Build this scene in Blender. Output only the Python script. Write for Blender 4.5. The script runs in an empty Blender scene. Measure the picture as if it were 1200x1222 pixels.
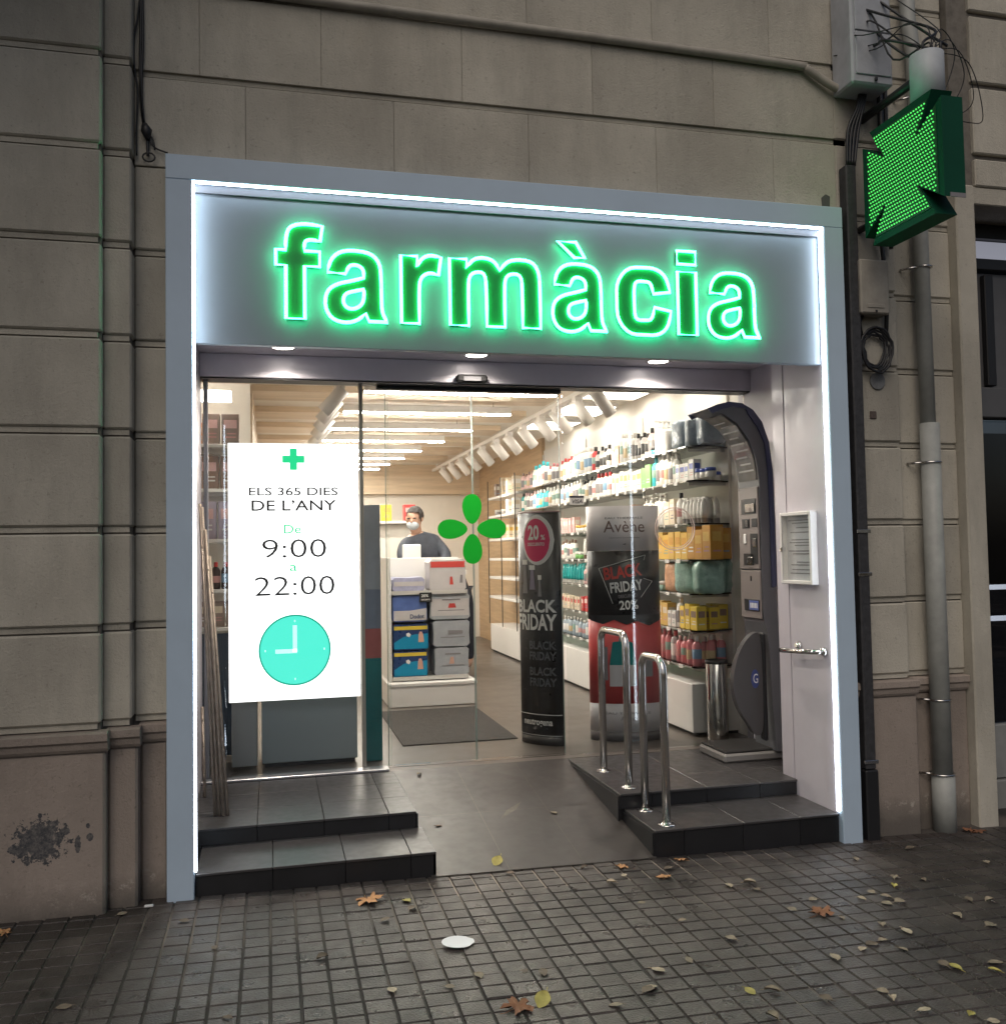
import bpy, bmesh, math, random
from mathutils import Vector, Matrix
random.seed(7)
sc = bpy.context.scene
COL = sc.collection
R = math.radians

# ------------------------------------------------------------------ camera
yaw, pitch, roll = 0.24263857, 0.04318743, -0.01760916
cy_, sy_, cp_, sp_ = math.cos(yaw), math.sin(yaw), math.cos(pitch), math.sin(pitch)
fw = Vector((sy_ * cp_, cy_ * cp_, sp_)); rt = Vector((cy_, -sy_, 0)); up = rt.cross(fw)
r2 = rt * math.cos(roll) + up * math.sin(roll); u2 = -rt * math.sin(roll) + up * math.cos(roll)
CAM = Vector((0.4314, -4.2037, 1.4323))
cam = bpy.data.cameras.new('camera'); cam_o = bpy.data.objects.new('camera', cam); COL.objects.link(cam_o)
M = Matrix((r2, u2, -fw)).transposed().to_4x4(); M.translation = CAM
cam_o.matrix_world = M
cam.sensor_fit = 'HORIZONTAL'; cam.sensor_width = 36; cam.lens = 1120.25 / 1200 * 36
cam.clip_start = 0.05; cam.clip_end = 500
sc.camera = cam_o

def pix(p):          # photograph pixel of a point, used only to sort out what is in view
    d = Vector(p) - CAM; z = d.dot(fw)
    if z < .1: return (-9999, -9999)
    return (600 + 1120.25 * d.dot(r2) / z, 611 - 1120.25 * d.dot(u2) / z)

# ------------------------------------------------------------------ sky, sun, exposure
SUN_EL, SUN_AZ = R(48), R(207)
w = bpy.data.worlds.new('World'); sc.world = w; w.use_nodes = True
nt = w.node_tree; bg = nt.nodes['Background']
sky = nt.nodes.new('ShaderNodeTexSky'); sky.sky_type = 'NISHITA'; sky.sun_disc = False
sky.sun_elevation = SUN_EL; sky.sun_rotation = SUN_AZ; sky.dust_density = 4; sky.air_density = 1.0
nt.links.new(sky.outputs[0], bg.inputs[0]); bg.inputs[1].default_value = 0.056
sl = bpy.data.lights.new('sun', 'SUN'); sl.energy = 0.74; sl.angle = R(50); sl.color = (1, .90, .78)
so = bpy.data.objects.new('sun', sl); COL.objects.link(so)
sd = Vector((math.sin(SUN_AZ) * math.cos(SUN_EL), math.cos(SUN_AZ) * math.cos(SUN_EL), math.sin(SUN_EL)))
so.rotation_euler = sd.to_track_quat('Z', 'Y').to_euler(); so.location = (3, -6, 8)
vs = sc.view_settings
vs.view_transform = 'Standard'; vs.look = 'None'; vs.exposure = 0; vs.gamma = 1; vs.use_curve_mapping = False
cy = sc.cycles
cy.use_denoising = True; cy.denoiser = 'OPENIMAGEDENOISE'; cy.max_bounces = 8; cy.diffuse_bounces = 4
cy.glossy_bounces = 4; cy.transparent_max_bounces = 16; cy.transmission_bounces = 4
cy.sample_clamp_indirect = 6; cy.caustics_reflective = False; cy.caustics_refractive = False

# ------------------------------------------------------------------ materials
def _n(nt, t, **k):
    n = nt.nodes.new(t)
    for a, v in k.items(): setattr(n, a, v)
    return n
def mat(name, col, rough=.5, metal=0, var=0, vscale=8, bump=0, bscale=60, rnd=0, spec=.5, emit=None, es=0, alpha=1, vcol=None, world=False, rvar=0, stretch=None):
    m = bpy.data.materials.new(name); m.use_nodes = True
    t = m.node_tree; b = t.nodes['Principled BSDF']; L = t.links.new
    col = (*col, 1)
    b.inputs['Base Color'].default_value = col; b.inputs['Roughness'].default_value = rough
    b.inputs['Metallic'].default_value = metal; b.inputs['Specular IOR Level'].default_value = spec
    b.inputs['Alpha'].default_value = alpha
    if emit: b.inputs['Emission Color'].default_value = (*emit, 1); b.inputs['Emission Strength'].default_value = es
    if var or bump or rnd or rvar:
        co = _n(t, 'ShaderNodeTexCoord')
        src = co.outputs['Object']
        if world:
            g = _n(t, 'ShaderNodeNewGeometry'); src = g.outputs['Position']
        if stretch:
            mp = _n(t, 'ShaderNodeMapping'); mp.inputs['Scale'].default_value = stretch; L(src, mp.inputs[0]); src = mp.outputs[0]
        oi = _n(t, 'ShaderNodeObjectInfo')
        cur = None
        if var:
            n1 = _n(t, 'ShaderNodeTexNoise'); n1.inputs['Scale'].default_value = vscale; n1.inputs['Detail'].default_value = 8; n1.inputs['Roughness'].default_value = .65
            L(src, n1.inputs['Vector'])
            mr = _n(t, 'ShaderNodeMapRange'); mr.inputs[1].default_value = .3; mr.inputs[2].default_value = .7
            L(n1.outputs[0], mr.inputs[0])
            mx = _n(t, 'ShaderNodeMix', data_type='RGBA'); L(mr.outputs[0], mx.inputs[0])
            d = vcol or tuple(c * (1 - var) for c in col[:3]); lt = tuple(min(1, c * (1 + var * .6)) for c in col[:3])
            mx.inputs[6].default_value = (*d, 1); mx.inputs[7].default_value = (*lt, 1)
            cur = mx.outputs[2]
        if rnd:
            h = _n(t, 'ShaderNodeHueSaturation')
            mr2 = _n(t, 'ShaderNodeMapRange'); mr2.inputs[3].default_value = 1 - rnd; mr2.inputs[4].default_value = 1 + rnd
            L(oi.outputs['Random'], mr2.inputs[0]); L(mr2.outputs[0], h.inputs['Value'])
            if cur: L(cur, h.inputs['Color'])
            else: h.inputs['Color'].default_value = col
            cur = h.outputs[0]
        if cur: L(cur, b.inputs['Base Color'])
        if rvar:
            n3 = _n(t, 'ShaderNodeTexNoise'); n3.inputs['Scale'].default_value = vscale * 1.7; n3.inputs['Detail'].default_value = 6
            L(src, n3.inputs['Vector'])
            mr3 = _n(t, 'ShaderNodeMapRange'); mr3.inputs[1].default_value = .35; mr3.inputs[2].default_value = .65
            mr3.inputs[3].default_value = max(.03, rough - rvar); mr3.inputs[4].default_value = min(1, rough + rvar)
            L(n3.outputs[0], mr3.inputs[0]); L(mr3.outputs[0], b.inputs['Roughness'])
        if bump:
            n2 = _n(t, 'ShaderNodeTexNoise'); n2.inputs['Scale'].default_value = bscale; n2.inputs['Detail'].default_value = 6
            L(src, n2.inputs['Vector'])
            bp = _n(t, 'ShaderNodeBump'); bp.inputs['Strength'].default_value = bump; bp.inputs['Distance'].default_value = .01
            L(n2.outputs[0], bp.inputs['Height']); L(bp.outputs[0], b.inputs['Normal'])
    return m
def emis(name, col, s, base=(.8, .8, .8)):
    return mat(name, base, .4, emit=col, es=s)
def glass(name, tint=(1, 1, 1), refl=1.0):
    m = bpy.data.materials.new(name); m.use_nodes = True; t = m.node_tree; t.nodes.clear(); L = t.links.new
    o = _n(t, 'ShaderNodeOutputMaterial'); mx = _n(t, 'ShaderNodeMixShader'); tr = _n(t, 'ShaderNodeBsdfTransparent'); gl = _n(t, 'ShaderNodeBsdfGlossy')
    tr.inputs[0].default_value = (*tint, 1); gl.inputs['Roughness'].default_value = .01
    f = _n(t, 'ShaderNodeFresnel'); f.inputs[0].default_value = 1.45
    mu = _n(t, 'ShaderNodeMath', operation='MULTIPLY'); mu.inputs[1].default_value = refl
    L(f.outputs[0], mu.inputs[0]); L(mu.outputs[0], mx.inputs[0]); L(tr.outputs[0], mx.inputs[1]); L(gl.outputs[0], mx.inputs[2]); L(mx.outputs[0], o.inputs[0])
    return m

def stone_mat(name, base, low):
    """rendered limestone: broad blotches, grey grime streaks, fine pits"""
    m = bpy.data.materials.new(name); m.use_nodes = True; t = m.node_tree; b = t.nodes['Principled BSDF']; L = t.links.new
    g = _n(t, 'ShaderNodeNewGeometry'); oi = _n(t, 'ShaderNodeObjectInfo')
    def noise(s, det, rough=.6, st=None):
        n = _n(t, 'ShaderNodeTexNoise'); n.inputs['Scale'].default_value = s; n.inputs['Detail'].default_value = det; n.inputs['Roughness'].default_value = rough
        v = g.outputs['Position']
        if st:
            mp = _n(t, 'ShaderNodeMapping'); mp.inputs['Scale'].default_value = st; L(v, mp.inputs[0]); v = mp.outputs[0]
        L(v, n.inputs['Vector']); return n.outputs[0]
    def rng(s, a, b_, c=0, d=1):
        r = _n(t, 'ShaderNodeMapRange'); r.inputs[1].default_value = a; r.inputs[2].default_value = b_; r.inputs[3].default_value = c; r.inputs[4].default_value = d
        L(s, r.inputs[0]); return r.outputs[0]
    def mix(f, a, b_, mode='MIX'):
        x = _n(t, 'ShaderNodeMix', data_type='RGBA', blend_type=mode)
        if isinstance(f, float): x.inputs[0].default_value = f
        else: L(f, x.inputs[0])
        for i, v in ((6, a), (7, b_)):
            if isinstance(v, tuple): x.inputs[i].default_value = (*v, 1)
            else: L(v, x.inputs[i])
        return x.outputs[2]
    c = mix(rng(noise(1.6, 7), .35, .65), base, low)
    c = mix(rng(noise(4, 8, .72, (1, 1, .22)), .46, .74, 0, .75), c, tuple(v * .60 for v in base))
    c = mix(rng(noise(2.2, 9, .8), .58, .72, 0, .4), c, tuple(v * .78 * k for v, k in zip(base, (1.05, .98, .9))))
    c = mix(rng(noise(48, 5, .7), .60, .72, 0, .6), c, tuple(v * .5 for v in low))
    c = mix(rng(noise(26, 6, .75), .68, .8, 0, .5), c, tuple(min(1, v * 1.35) for v in base))
    h = _n(t, 'ShaderNodeHueSaturation'); L(rng(oi.outputs['Random'], 0, 1, .86, 1.12), h.inputs['Value']); L(c, h.inputs['Color'])
    L(h.outputs[0], b.inputs['Base Color']); b.inputs['Roughness'].default_value = .88; b.inputs['Specular IOR Level'].default_value = .25
    bp = _n(t, 'ShaderNodeBump'); bp.inputs['Strength'].default_value = .6; bp.inputs['Distance'].default_value = .008
    ad = _n(t, 'ShaderNodeMath', operation='ADD'); L(noise(90, 6, .7), ad.inputs[0]); L(noise(9, 6, .6), ad.inputs[1])
    L(ad.outputs[0], bp.inputs['Height']); L(bp.outputs[0], b.inputs['Normal'])
    return m, t, b, g, noise, rng, mix, h
STONE = stone_mat('stone', (.51, .482, .415), (.40, .374, .32))[0]
PL, t_, b_, g_, no_, rg_, mx_, h_ = stone_mat('plinth_stone', (.36, .305, .265), (.27, .23, .20))
# paint loss on the left plinth: a ragged dark patch and a few chips; damp dark foot with pale lime bloom
sep = _n(t_, 'ShaderNodeSeparateXYZ'); t_.links.new(g_.outputs['Position'], sep.inputs[0])
def m_(op, a, b=None):
    n = _n(t_, 'ShaderNodeMath', operation=op)
    for i, v in enumerate((a, b)):
        if v is None: continue
        if isinstance(v, (int, float)): n.inputs[i].default_value = v
        else: t_.links.new(v, n.inputs[i])
    return n.outputs[0]
def blob(x, z, rx, rz, k):
    dx = m_('DIVIDE', m_('SUBTRACT', sep.outputs[0], x), rx); dz = m_('DIVIDE', m_('SUBTRACT', sep.outputs[2], z), rz)
    d = m_('SQRT', m_('ADD', m_('MULTIPLY', dx, dx), m_('MULTIPLY', dz, dz)))
    d = m_('ADD', d, m_('MULTIPLY', m_('SUBTRACT', no_(30, 6, .75), .5), k))
    return rg_(d, .92, 1.0, 1, 0)
mk = blob(-.475, .315, .095, .085, 3.2)
for a in ((-.38, .345, .022, .016, 1.5), (-.415, .38, .014, .012, 1.5), (-.33, .29, .012, .035, 1.5), (-.285, .315, .012, .016, 1.5), (-.56, .29, .03, .02, 2), (-.292, .36, .009, .01, 1.5)):
    mk = m_('MAXIMUM', mk, blob(*a))
low = rg_(m_('ADD', sep.outputs[2], m_('MULTIPLY', no_(7, 6, .7), .16)), .09, .22, .75, 0)
cc = mx_(low, h_.outputs[0], (.10, .092, .082))
pale = m_('MULTIPLY', rg_(no_(24, 7, .8), .54, .62), rg_(m_('ABSOLUTE', m_('SUBTRACT', sep.outputs[2], .09)), .0, .06, 1, 0))
cc = mx_(pale, cc, (.42, .38, .33))
cc = mx_(mk, cc, mx_(rg_(no_(60, 5, .8), .4, .6), (.06, .063, .07), (.16, .15, .145)))
t_.links.new(cc, b_.inputs['Base Color'])

GROOVE = mat('dark_joint_mortar', (.17, .155, .135), .95, var=.3, vscale=20)  # the mortar's own dark tone, mottled
ALU = mat('blue_grey_coated_aluminium', (.46, .575, .70), .42, var=.06, vscale=3, rvar=.05)
FASC = mat('fascia_grey_panel', (.24, .28, .32), .45, var=.04, vscale=3, rvar=.05)
LED = emis('led_white', (.80, .90, 1), 14)
NEON = emis('neon_green', (.045, 1, .36), 15)
LGREEN = mat('letter_green_acrylic', (.004, .17, .05), .4)
WHITE = mat('white_laminate', (.78, .76, .74), .4, var=.04, vscale=4)
PANELW = mat('satin_white_panel', (.60, .565, .62), .38, var=.05, vscale=5, rvar=.08)
STEEL = mat('stainless_steel', (.62, .60, .58), .18, 1, rvar=.08, var=.08, vscale=14)
CHROME = mat('polished_chrome', (.75, .74, .73), .07, 1)
HEADER = mat('door_header_grey', (.60, .58, .64), .38, .2, rvar=.05, var=.05)
BLACK = mat('black_plastic', (.015, .015, .017), .45)
BLACKM = mat('black_duct', (.018, .018, .02), .6, var=.4, vscale=30, vcol=(.05, .05, .055), bump=.3)
TILE = mat('black_step_tile', (.050, .047, .048), .36, var=.10, vscale=14, rvar=.05, rnd=.08)
RISER = mat('black_riser_tile', (.014, .014, .016), .38, var=.2, vscale=5, rnd=.2)
RAMPM = mat('ramp_grey_stoneware', (.047, .041, .039), .42, var=.16, vscale=9, rvar=.05, world=True)
FLOOR = mat('shop_floor_stoneware', (.115, .098, .086), .36, var=.08, vscale=3, rvar=.03, world=True)
CASEG = glass('case_glass', (.97, .98, .98), .15)
GLASS = glass('clear_glass', (.97, .985, .98), .9)
SHELFG = glass('shelf_glass', (.93, .97, .95), 1.0)
WOOD = mat('oak_veneer', (.52, .36, .21), .5, var=.22, vscale=3, stretch=(.6, .6, 9), world=True)
WOODH = mat('oak_veneer_ceiling', (.68, .54, .39), .5, var=.2, vscale=3, stretch=(.5, 6, 6), world=True)
CREAM = mat('warm_white_wall', (.80, .76, .70), .7, var=.05)
CEIL = mat('ceiling_paint', (.80, .74, .66), .8, var=.05)
LINEL = emis('linear_lamp_glow', (1, .92, .81), 125)
LPANEL = emis('ceiling_panel_glow', (1, .91, .80), 8)
DOWN = emis('downlight_glow', (1, .92, .80), 14)
GREENP = mat('clover_green', (.0, .42, .02), .45)
PVC = mat('grey_pvc_pipe', (.36, .37, .35), .5, var=.18, vscale=9, bump=.08, bscale=25, rvar=.1)
BEIGEP = mat('beige_conduit', (.34, .315, .27), .6, var=.2, vscale=12)
BOXG = mat('grey_metal_cabinet', (.40, .42, .45), .5, var=.2, vscale=9, rvar=.1)
SCREENM = emis('display_white', (1, .985, .98), 1.75)
SGREEN = emis('display_green', (0, .72, .28), 1.0, (.02, .3, .1)); STEAL = emis('display_teal', (.10, .95, .74), 1.0, (.02, .3, .2)); STEALD = emis('display_dark_teal', (0, .45, .30), .9, (0, .1, .1))
SDARK = mat('display_dark_ink', (.035, .032, .042), .6)
INKW = mat('print_white', (.75, .74, .72), .5); INKG = mat('print_grey', (.22, .21, .22), .5); INKR = mat('print_red', (.55, .06, .05), .5)
INKB = mat('print_blue', (.04, .07, .35), .5)

# ------------------------------------------------------------------ mesh helpers
class MB:
    def __init__(s): s.v = []; s.f = []; s.m = []; s.sm = []
    def add(s, v, f, m=0, smooth=False):
        n = len(s.v); s.v += [tuple(p) for p in v]
        s.f += [tuple(i + n for i in q) for q in f]; s.m += [m] * len(f); s.sm += [smooth] * len(f); return s
    def box(s, x0, x1, y0, y1, z0, z1, m=0):
        return s.add([(x, y, z) for x in (x0, x1) for y in (y0, y1) for z in (z0, z1)],
                     [(0, 1, 3, 2), (4, 6, 7, 5), (0, 4, 5, 1), (2, 3, 7, 6), (0, 2, 6, 4), (1, 5, 7, 3)], m)
    def cbox(s, x0, x1, y0, y1, z0, z1, c=.005, m=0):
        c = min(c, (x1 - x0) * .45, (y1 - y0) * .45, (z1 - z0) * .45)
        bm = bmesh.new()
        for X, sx in ((x0, 1), (x1, -1)):
            for Y, sy in ((y0, 1), (y1, -1)):
                for Z, sz in ((z0, 1), (z1, -1)):
                    bm.verts.new((X, Y + sy * c, Z + sz * c)); bm.verts.new((X + sx * c, Y, Z + sz * c)); bm.verts.new((X + sx * c, Y + sy * c, Z))
        bmesh.ops.convex_hull(bm, input=bm.verts)
        bmesh.ops.dissolve_limit(bm, angle_limit=.01, verts=bm.verts, edges=bm.edges)
        bmesh.ops.recalc_face_normals(bm, faces=bm.faces)
        bm.verts.index_update()
        s.add([v.co for v in bm.verts], [[v.index for v in f.verts] for f in bm.faces], m); bm.free(); return s
    def tube(s, pts, r, n=8, closed=False, m=0, cap=True):
        pts = [Vector(p) for p in pts]; N = len(pts); rr = r if isinstance(r, (list, tuple)) else [r] * N
        v = []; f = []; ref = None
        for i, p in enumerate(pts):
            a = pts[(i - 1) % N] if (closed or i > 0) else p; b = pts[(i + 1) % N] if (closed or i < N - 1) else p
            t = (b - a).normalized()
            if ref is None:
                ref = Vector((0, 0, 1)) if abs(t.z) < .9 else Vector((1, 0, 0))
            u = (ref - t * ref.dot(t)).normalized(); w_ = t.cross(u); ref = u
            for k in range(n):
                an = 2 * math.pi * k / n
                v.append(p + (u * math.cos(an) + w_ * math.sin(an)) * rr[i])
        for i in range(N if closed else N - 1):
            j = (i + 1) % N
            for k in range(n):
                f.append((i * n + k, i * n + (k + 1) % n, j * n + (k + 1) % n, j * n + k))
        s.add(v, f, m, True)
        if cap and not closed:
            b = len(s.v) - len(v)
            s.f += [tuple(b + k for k in range(n))[::-1], tuple(b + (N - 1) * n + k for k in range(n))]; s.m += [m] * 2; s.sm += [False] * 2
        return s
    def lathe(s, prof, c=(0, 0, 0), n=14, m=0, ms=None, ex=1, ey=1, smooth=True):
        v = [(c[0] + r * ex * math.cos(2 * math.pi * k / n), c[1] + r * ey * math.sin(2 * math.pi * k / n), c[2] + z) for r, z in prof for k in range(n)]
        for i in range(len(prof) - 1):
            pass
        base = len(s.v); s.v += v
        for i in range(len(prof) - 1):
            for k in range(n):
                s.f.append((base + i * n + k, base + i * n + (k + 1) % n, base + (i + 1) * n + (k + 1) % n, base + (i + 1) * n + k))
                s.m.append(ms[i] if ms else m); s.sm.append(smooth)
        s.f += [tuple(base + k for k in range(n))[::-1], tuple(base + (len(prof) - 1) * n + k for k in range(n))]
        s.m += [ms[0] if ms else m, ms[-1] if ms else m]; s.sm += [False] * 2
        return s
    def prism(s, poly, d0, d1, axis='y', m=0, smooth=False):
        """poly in the two other axes; extruded from d0 to d1"""
        def P(a, b, d): return {'x': (d, a, b), 'y': (a, d, b), 'z': (a, b, d)}[axis]
        n = len(poly)
        v = [P(a, b, d0) for a, b in poly] + [P(a, b, d1) for a, b in poly]
        base = len(s.v); s.v += v
        s.f += [tuple(base + i for i in range(n)), tuple(base + n + i for i in range(n))[::-1]]; s.m += [m] * 2; s.sm += [False] * 2
        for i in range(n):
            j = (i + 1) % n; s.f.append((base + i, base + n + i, base + n + j, base + j)); s.m.append(m); s.sm.append(smooth)
        return s
    def quad(s, a, b, c, d, m=0): return s.add([a, b, c, d], [(0, 1, 2, 3)], m)
    def mesh(s, name, mats, off=(0, 0, 0), fix=True):
        me = bpy.data.meshes.new(name)
        ox, oy, oz = off
        me.from_pydata([(x - ox, y - oy, z - oz) for x, y, z in s.v], [], s.f)
        for mm in (mats if isinstance(mats, (list, tuple)) else [mats]): me.materials.append(mm)
        me.polygons.foreach_set('material_index', s.m); me.polygons.foreach_set('use_smooth', s.sm)
        if fix:
            bm = bmesh.new(); bm.from_mesh(me); bmesh.ops.recalc_face_normals(bm, faces=bm.faces); bm.to_mesh(me); bm.free()
        me.update(); return me
OFF = {}
def props(o, label=None, cat=None, group=None, kind=None):
    for k, v in (('label', label), ('category', cat), ('group', group), ('kind', kind)):
        if v: o[k] = v
    return o
def thing(name, label, cat, loc=(0, 0, 0), group=None, rot=(0, 0, 0), kind=None):
    o = bpy.data.objects.new(name, None); o.empty_display_size = .1; COL.objects.link(o); o.location = loc; o.rotation_euler = rot
    OFF[o.name] = Vector(loc); return props(o, label, cat, group, kind)
def part(parent, name, mb, mats, label=None, kind=None):
    off = OFF[parent.name]
    me = mb if isinstance(mb, bpy.types.Mesh) else mb.mesh(name, mats, off)
    o = bpy.data.objects.new(name, me); COL.objects.link(o); o.parent = parent
    OFF[o.name] = off; return props(o, label, kind=kind)
def solo(name, label, cat, mb, mats, loc=(0, 0, 0), group=None, kind=None):
    me = mb if isinstance(mb, bpy.types.Mesh) else mb.mesh(name, mats, loc)
    o = bpy.data.objects.new(name, me); COL.objects.link(o); o.location = loc; OFF[o.name] = Vector(loc)
    return props(o, label, cat, group, kind)
def copy_tree(o, loc, label=None, rot=None, parent=None):
    c = o.copy(); COL.objects.link(c)
    if parent is None:
        c.location = loc
        if rot: c.rotation_euler = rot
        if label: c['label'] = label
    else: c.parent = parent
    for ch in o.children: copy_tree(ch, None, parent=c)
    return c
def text_verts(body, size=1.0, bold=0.0, w=None, h=None, shear=0, cx=True, depth=0):
    """flat lettering -> (verts2d, faces) centred in x on 0, baseline at 0; optionally fitted to width w and cap height h"""
    cu = bpy.data.curves.new('lettering', 'FONT'); cu.body = body; cu.size = size; cu.offset = bold; cu.resolution_u = 3; cu.shear = shear
    o = bpy.data.objects.new('lettering', cu); COL.objects.link(o)
    dg = bpy.context.evaluated_depsgraph_get(); me = bpy.data.meshes.new_from_object(o.evaluated_get(dg))
    v = [(p.co.x, p.co.y) for p in me.vertices]; f = [tuple(p.vertices) for p in me.polygons]
    bpy.data.objects.remove(o); bpy.data.curves.remove(cu); bpy.data.meshes.remove(me)
    x0 = min(p[0] for p in v); x1 = max(p[0] for p in v); y1 = max(p[1] for p in v); y0 = min(p[1] for p in v)
    sx = (w / (x1 - x0)) if w else (h / (y1 - y0) if h else 1); sy = (h / (y1 - y0)) if h else sx
    v = [((x - (x0 + x1) / 2) * sx, (y - y0) * sy) for x, y in v]
    return v, f
def text_mb(body, to3d, m=0, mb=None, **k):
    v, f = text_verts(body, **k); mb = mb or MB()
    return mb.add([to3d(a, b) for a, b in v], f, m)
def smooth_poly(pts, k=3):
    """items (x,y) are rounded, (x,y,1) stay sharp"""
    out = []; n = len(pts)
    for i, p in enumerate(pts):
        if len(p) == 3: out.append((p[0], p[1])); continue
        a = pts[i - 1]; b = pts[(i + 1) % n]
        A = ((a[0] + p[0]) / 2, (a[1] + p[1]) / 2); B = ((b[0] + p[0]) / 2, (b[1] + p[1]) / 2)
        for j in range(k + 1):
            t = j / k; q = (1 - t) ** 2, 2 * t * (1 - t), t * t
            out.append((q[0] * A[0] + q[1] * p[0] + q[2] * B[0], q[0] * A[1] + q[1] * p[1] + q[2] * B[1]))
    return out
def fill_shape(loops, extrude):
    """2-D loops (outer + holes) -> solid (verts 3-D in x,y,z=depth), faces"""
    cu = bpy.data.curves.new('shape', 'CURVE'); cu.dimensions = '2D'; cu.fill_mode = 'BOTH'; cu.extrude = extrude
    for lp in loops:
        s = cu.splines.new('POLY'); s.points.add(len(lp) - 1); s.use_cyclic_u = True
        for q, (a, b) in zip(s.points, lp): q.co = (a, b, 0, 1)
    o = bpy.data.objects.new('shape', cu); COL.objects.link(o); dg = bpy.context.evaluated_depsgraph_get()
    me = bpy.data.meshes.new_from_object(o.evaluated_get(dg))
    v = [tuple(p.co) for p in me.vertices]; f = [tuple(p.vertices) for p in me.polygons]
    bpy.data.objects.remove(o); bpy.data.curves.remove(cu); bpy.data.meshes.remove(me)
    return v, f

SL = -.015                                   # the pavement falls gently to the right
def gz(x): return SL * x
def soft(pts, k=5):
    P = [Vector(p) for p in pts]; out = []
    for i in range(len(P) - 1):
        a, b, c, d = P[max(i - 1, 0)], P[i], P[i + 1], P[min(i + 2, len(P) - 1)]
        for j in range(k):
            t = j / k; out.append(.5 * ((2 * b) + (c - a) * t + (2 * a - 5 * b + 4 * c - d) * t * t + (3 * b - a - 3 * c + d) * t ** 3))
    return out + [P[-1]]

# ================================================================== PAVEMENT
mor = mat('pavement_mortar', (.036, .033, .031), .9, var=.35, vscale=6, world=True, bump=.3, bscale=120)
t = mor.node_tree; L = t.links.new; bb = t.nodes['Principled BSDF']; oldc = bb.inputs['Base Color'].links[0].from_socket
ge = _n(t, 'ShaderNodeNewGeometry'); sp = _n(t, 'ShaderNodeSeparateXYZ'); L(ge.outputs['Position'], sp.inputs[0])
def mm(op, a, b):
    n = _n(t, 'ShaderNodeMath', operation=op)
    for i, v in enumerate((a, b)):
        if isinstance(v, (int, float)): n.inputs[i].default_value = v
        else: L(v, n.inputs[i])
    return n.outputs[0]
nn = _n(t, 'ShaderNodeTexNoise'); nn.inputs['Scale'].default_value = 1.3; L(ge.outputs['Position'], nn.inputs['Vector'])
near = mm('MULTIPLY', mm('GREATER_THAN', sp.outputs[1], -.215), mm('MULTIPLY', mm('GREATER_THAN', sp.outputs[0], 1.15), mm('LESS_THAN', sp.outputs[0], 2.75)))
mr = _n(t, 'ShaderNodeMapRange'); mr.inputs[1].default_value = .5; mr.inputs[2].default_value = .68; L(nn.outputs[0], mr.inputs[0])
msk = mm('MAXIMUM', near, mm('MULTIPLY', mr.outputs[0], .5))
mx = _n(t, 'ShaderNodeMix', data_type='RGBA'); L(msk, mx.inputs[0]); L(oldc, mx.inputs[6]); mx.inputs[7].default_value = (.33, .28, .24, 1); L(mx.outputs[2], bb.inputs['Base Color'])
PAD = mat('cement_pavement_tile', (.060, .050, .046), .40, var=.45, vscale=5, world=True, bump=.55, bscale=140, rnd=.22, rvar=.14)

t = PAD.node_tree; L = t.links.new; bb = t.nodes['Principled BSDF']; oldc = bb.inputs['Base Color'].links[0].from_socket
ge = _n(t, 'ShaderNodeNewGeometry'); vo = _n(t, 'ShaderNodeTexVoronoi'); vo.inputs['Scale'].default_value = 3.1; L(ge.outputs['Position'], vo.inputs['Vector'])
mr = _n(t, 'ShaderNodeMapRange'); mr.inputs[1].default_value = .045; mr.inputs[2].default_value = .06; mr.inputs[3].default_value = .8; mr.inputs[4].default_value = 0; L(vo.outputs['Distance'], mr.inputs[0])
mx = _n(t, 'ShaderNodeMix', data_type='RGBA'); L(mr.outputs[0], mx.inputs[0]); L(oldc, mx.inputs[6]); mx.inputs[7].default_value = (.025, .022, .02, 1)
n9 = _n(t, 'ShaderNodeTexNoise'); n9.inputs['Scale'].default_value = 1.1; n9.inputs['Detail'].default_value = 7; n9.inputs['Roughness'].default_value = .7; L(ge.outputs['Position'], n9.inputs['Vector'])
m9 = _n(t, 'ShaderNodeMapRange'); m9.inputs[1].default_value = .35; m9.inputs[2].default_value = .68; m9.inputs[3].default_value = .55; m9.inputs[4].default_value = 1.35; L(n9.outputs[0], m9.inputs[0])
h9 = _n(t, 'ShaderNodeHueSaturation'); L(mx.outputs[2], h9.inputs['Color']); L(m9.outputs[0], h9.inputs['Value']); L(h9.outputs[0], bb.inputs['Base Color'])

pv = solo('pavement', None, None, MB().quad((-40, -30, gz(-40) - .006), (40, -30, gz(40) - .006), (40, .6, gz(40) - .006), (-40, .6, gz(-40) - .006)), mor, kind='structure')
PX, PY = .194, .1745
def tile_mb(ox=0, oy=0, oz=0, mb=None, rr=random):
    mb = mb or MB()
    for i in (0, 1):
        for j in (0, 1):
            a0 = ox - PX / 2 + i * PX / 2 + .0030; a1 = a0 + PX / 2 - .0060; b0 = oy - PY / 2 + j * PY / 2 + .0028; b1 = b0 + PY / 2 - .0056; c = .0028
            h = [oz + rr.uniform(-.0007, .0007) for _ in range(4)]
            q = rr.uniform(.0, .004)
            v = [(a0, b0, oz - .0075), (a1, b0, oz - .0075), (a1, b1, oz - .0075), (a0, b1, oz - .0075),
                 (a0 + c, b0 + c + q * .3, h[0]), (a1 - c, b0 + c, h[1]), (a1 - c - q * .5, b1 - c, h[2]), (a0 + c, b1 - c, h[3])]
            mb.add(v, [(4, 5, 6, 7), (0, 1, 5, 4), (1, 2, 6, 5), (2, 3, 7, 6), (3, 0, 4, 7)])
    return mb
tmesh = [tile_mb().mesh('paving_tile', PAD, fix=False) for _ in range(6)]
tilt = math.atan(-SL)
rest = MB(); cnt = 0; cand = []
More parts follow.
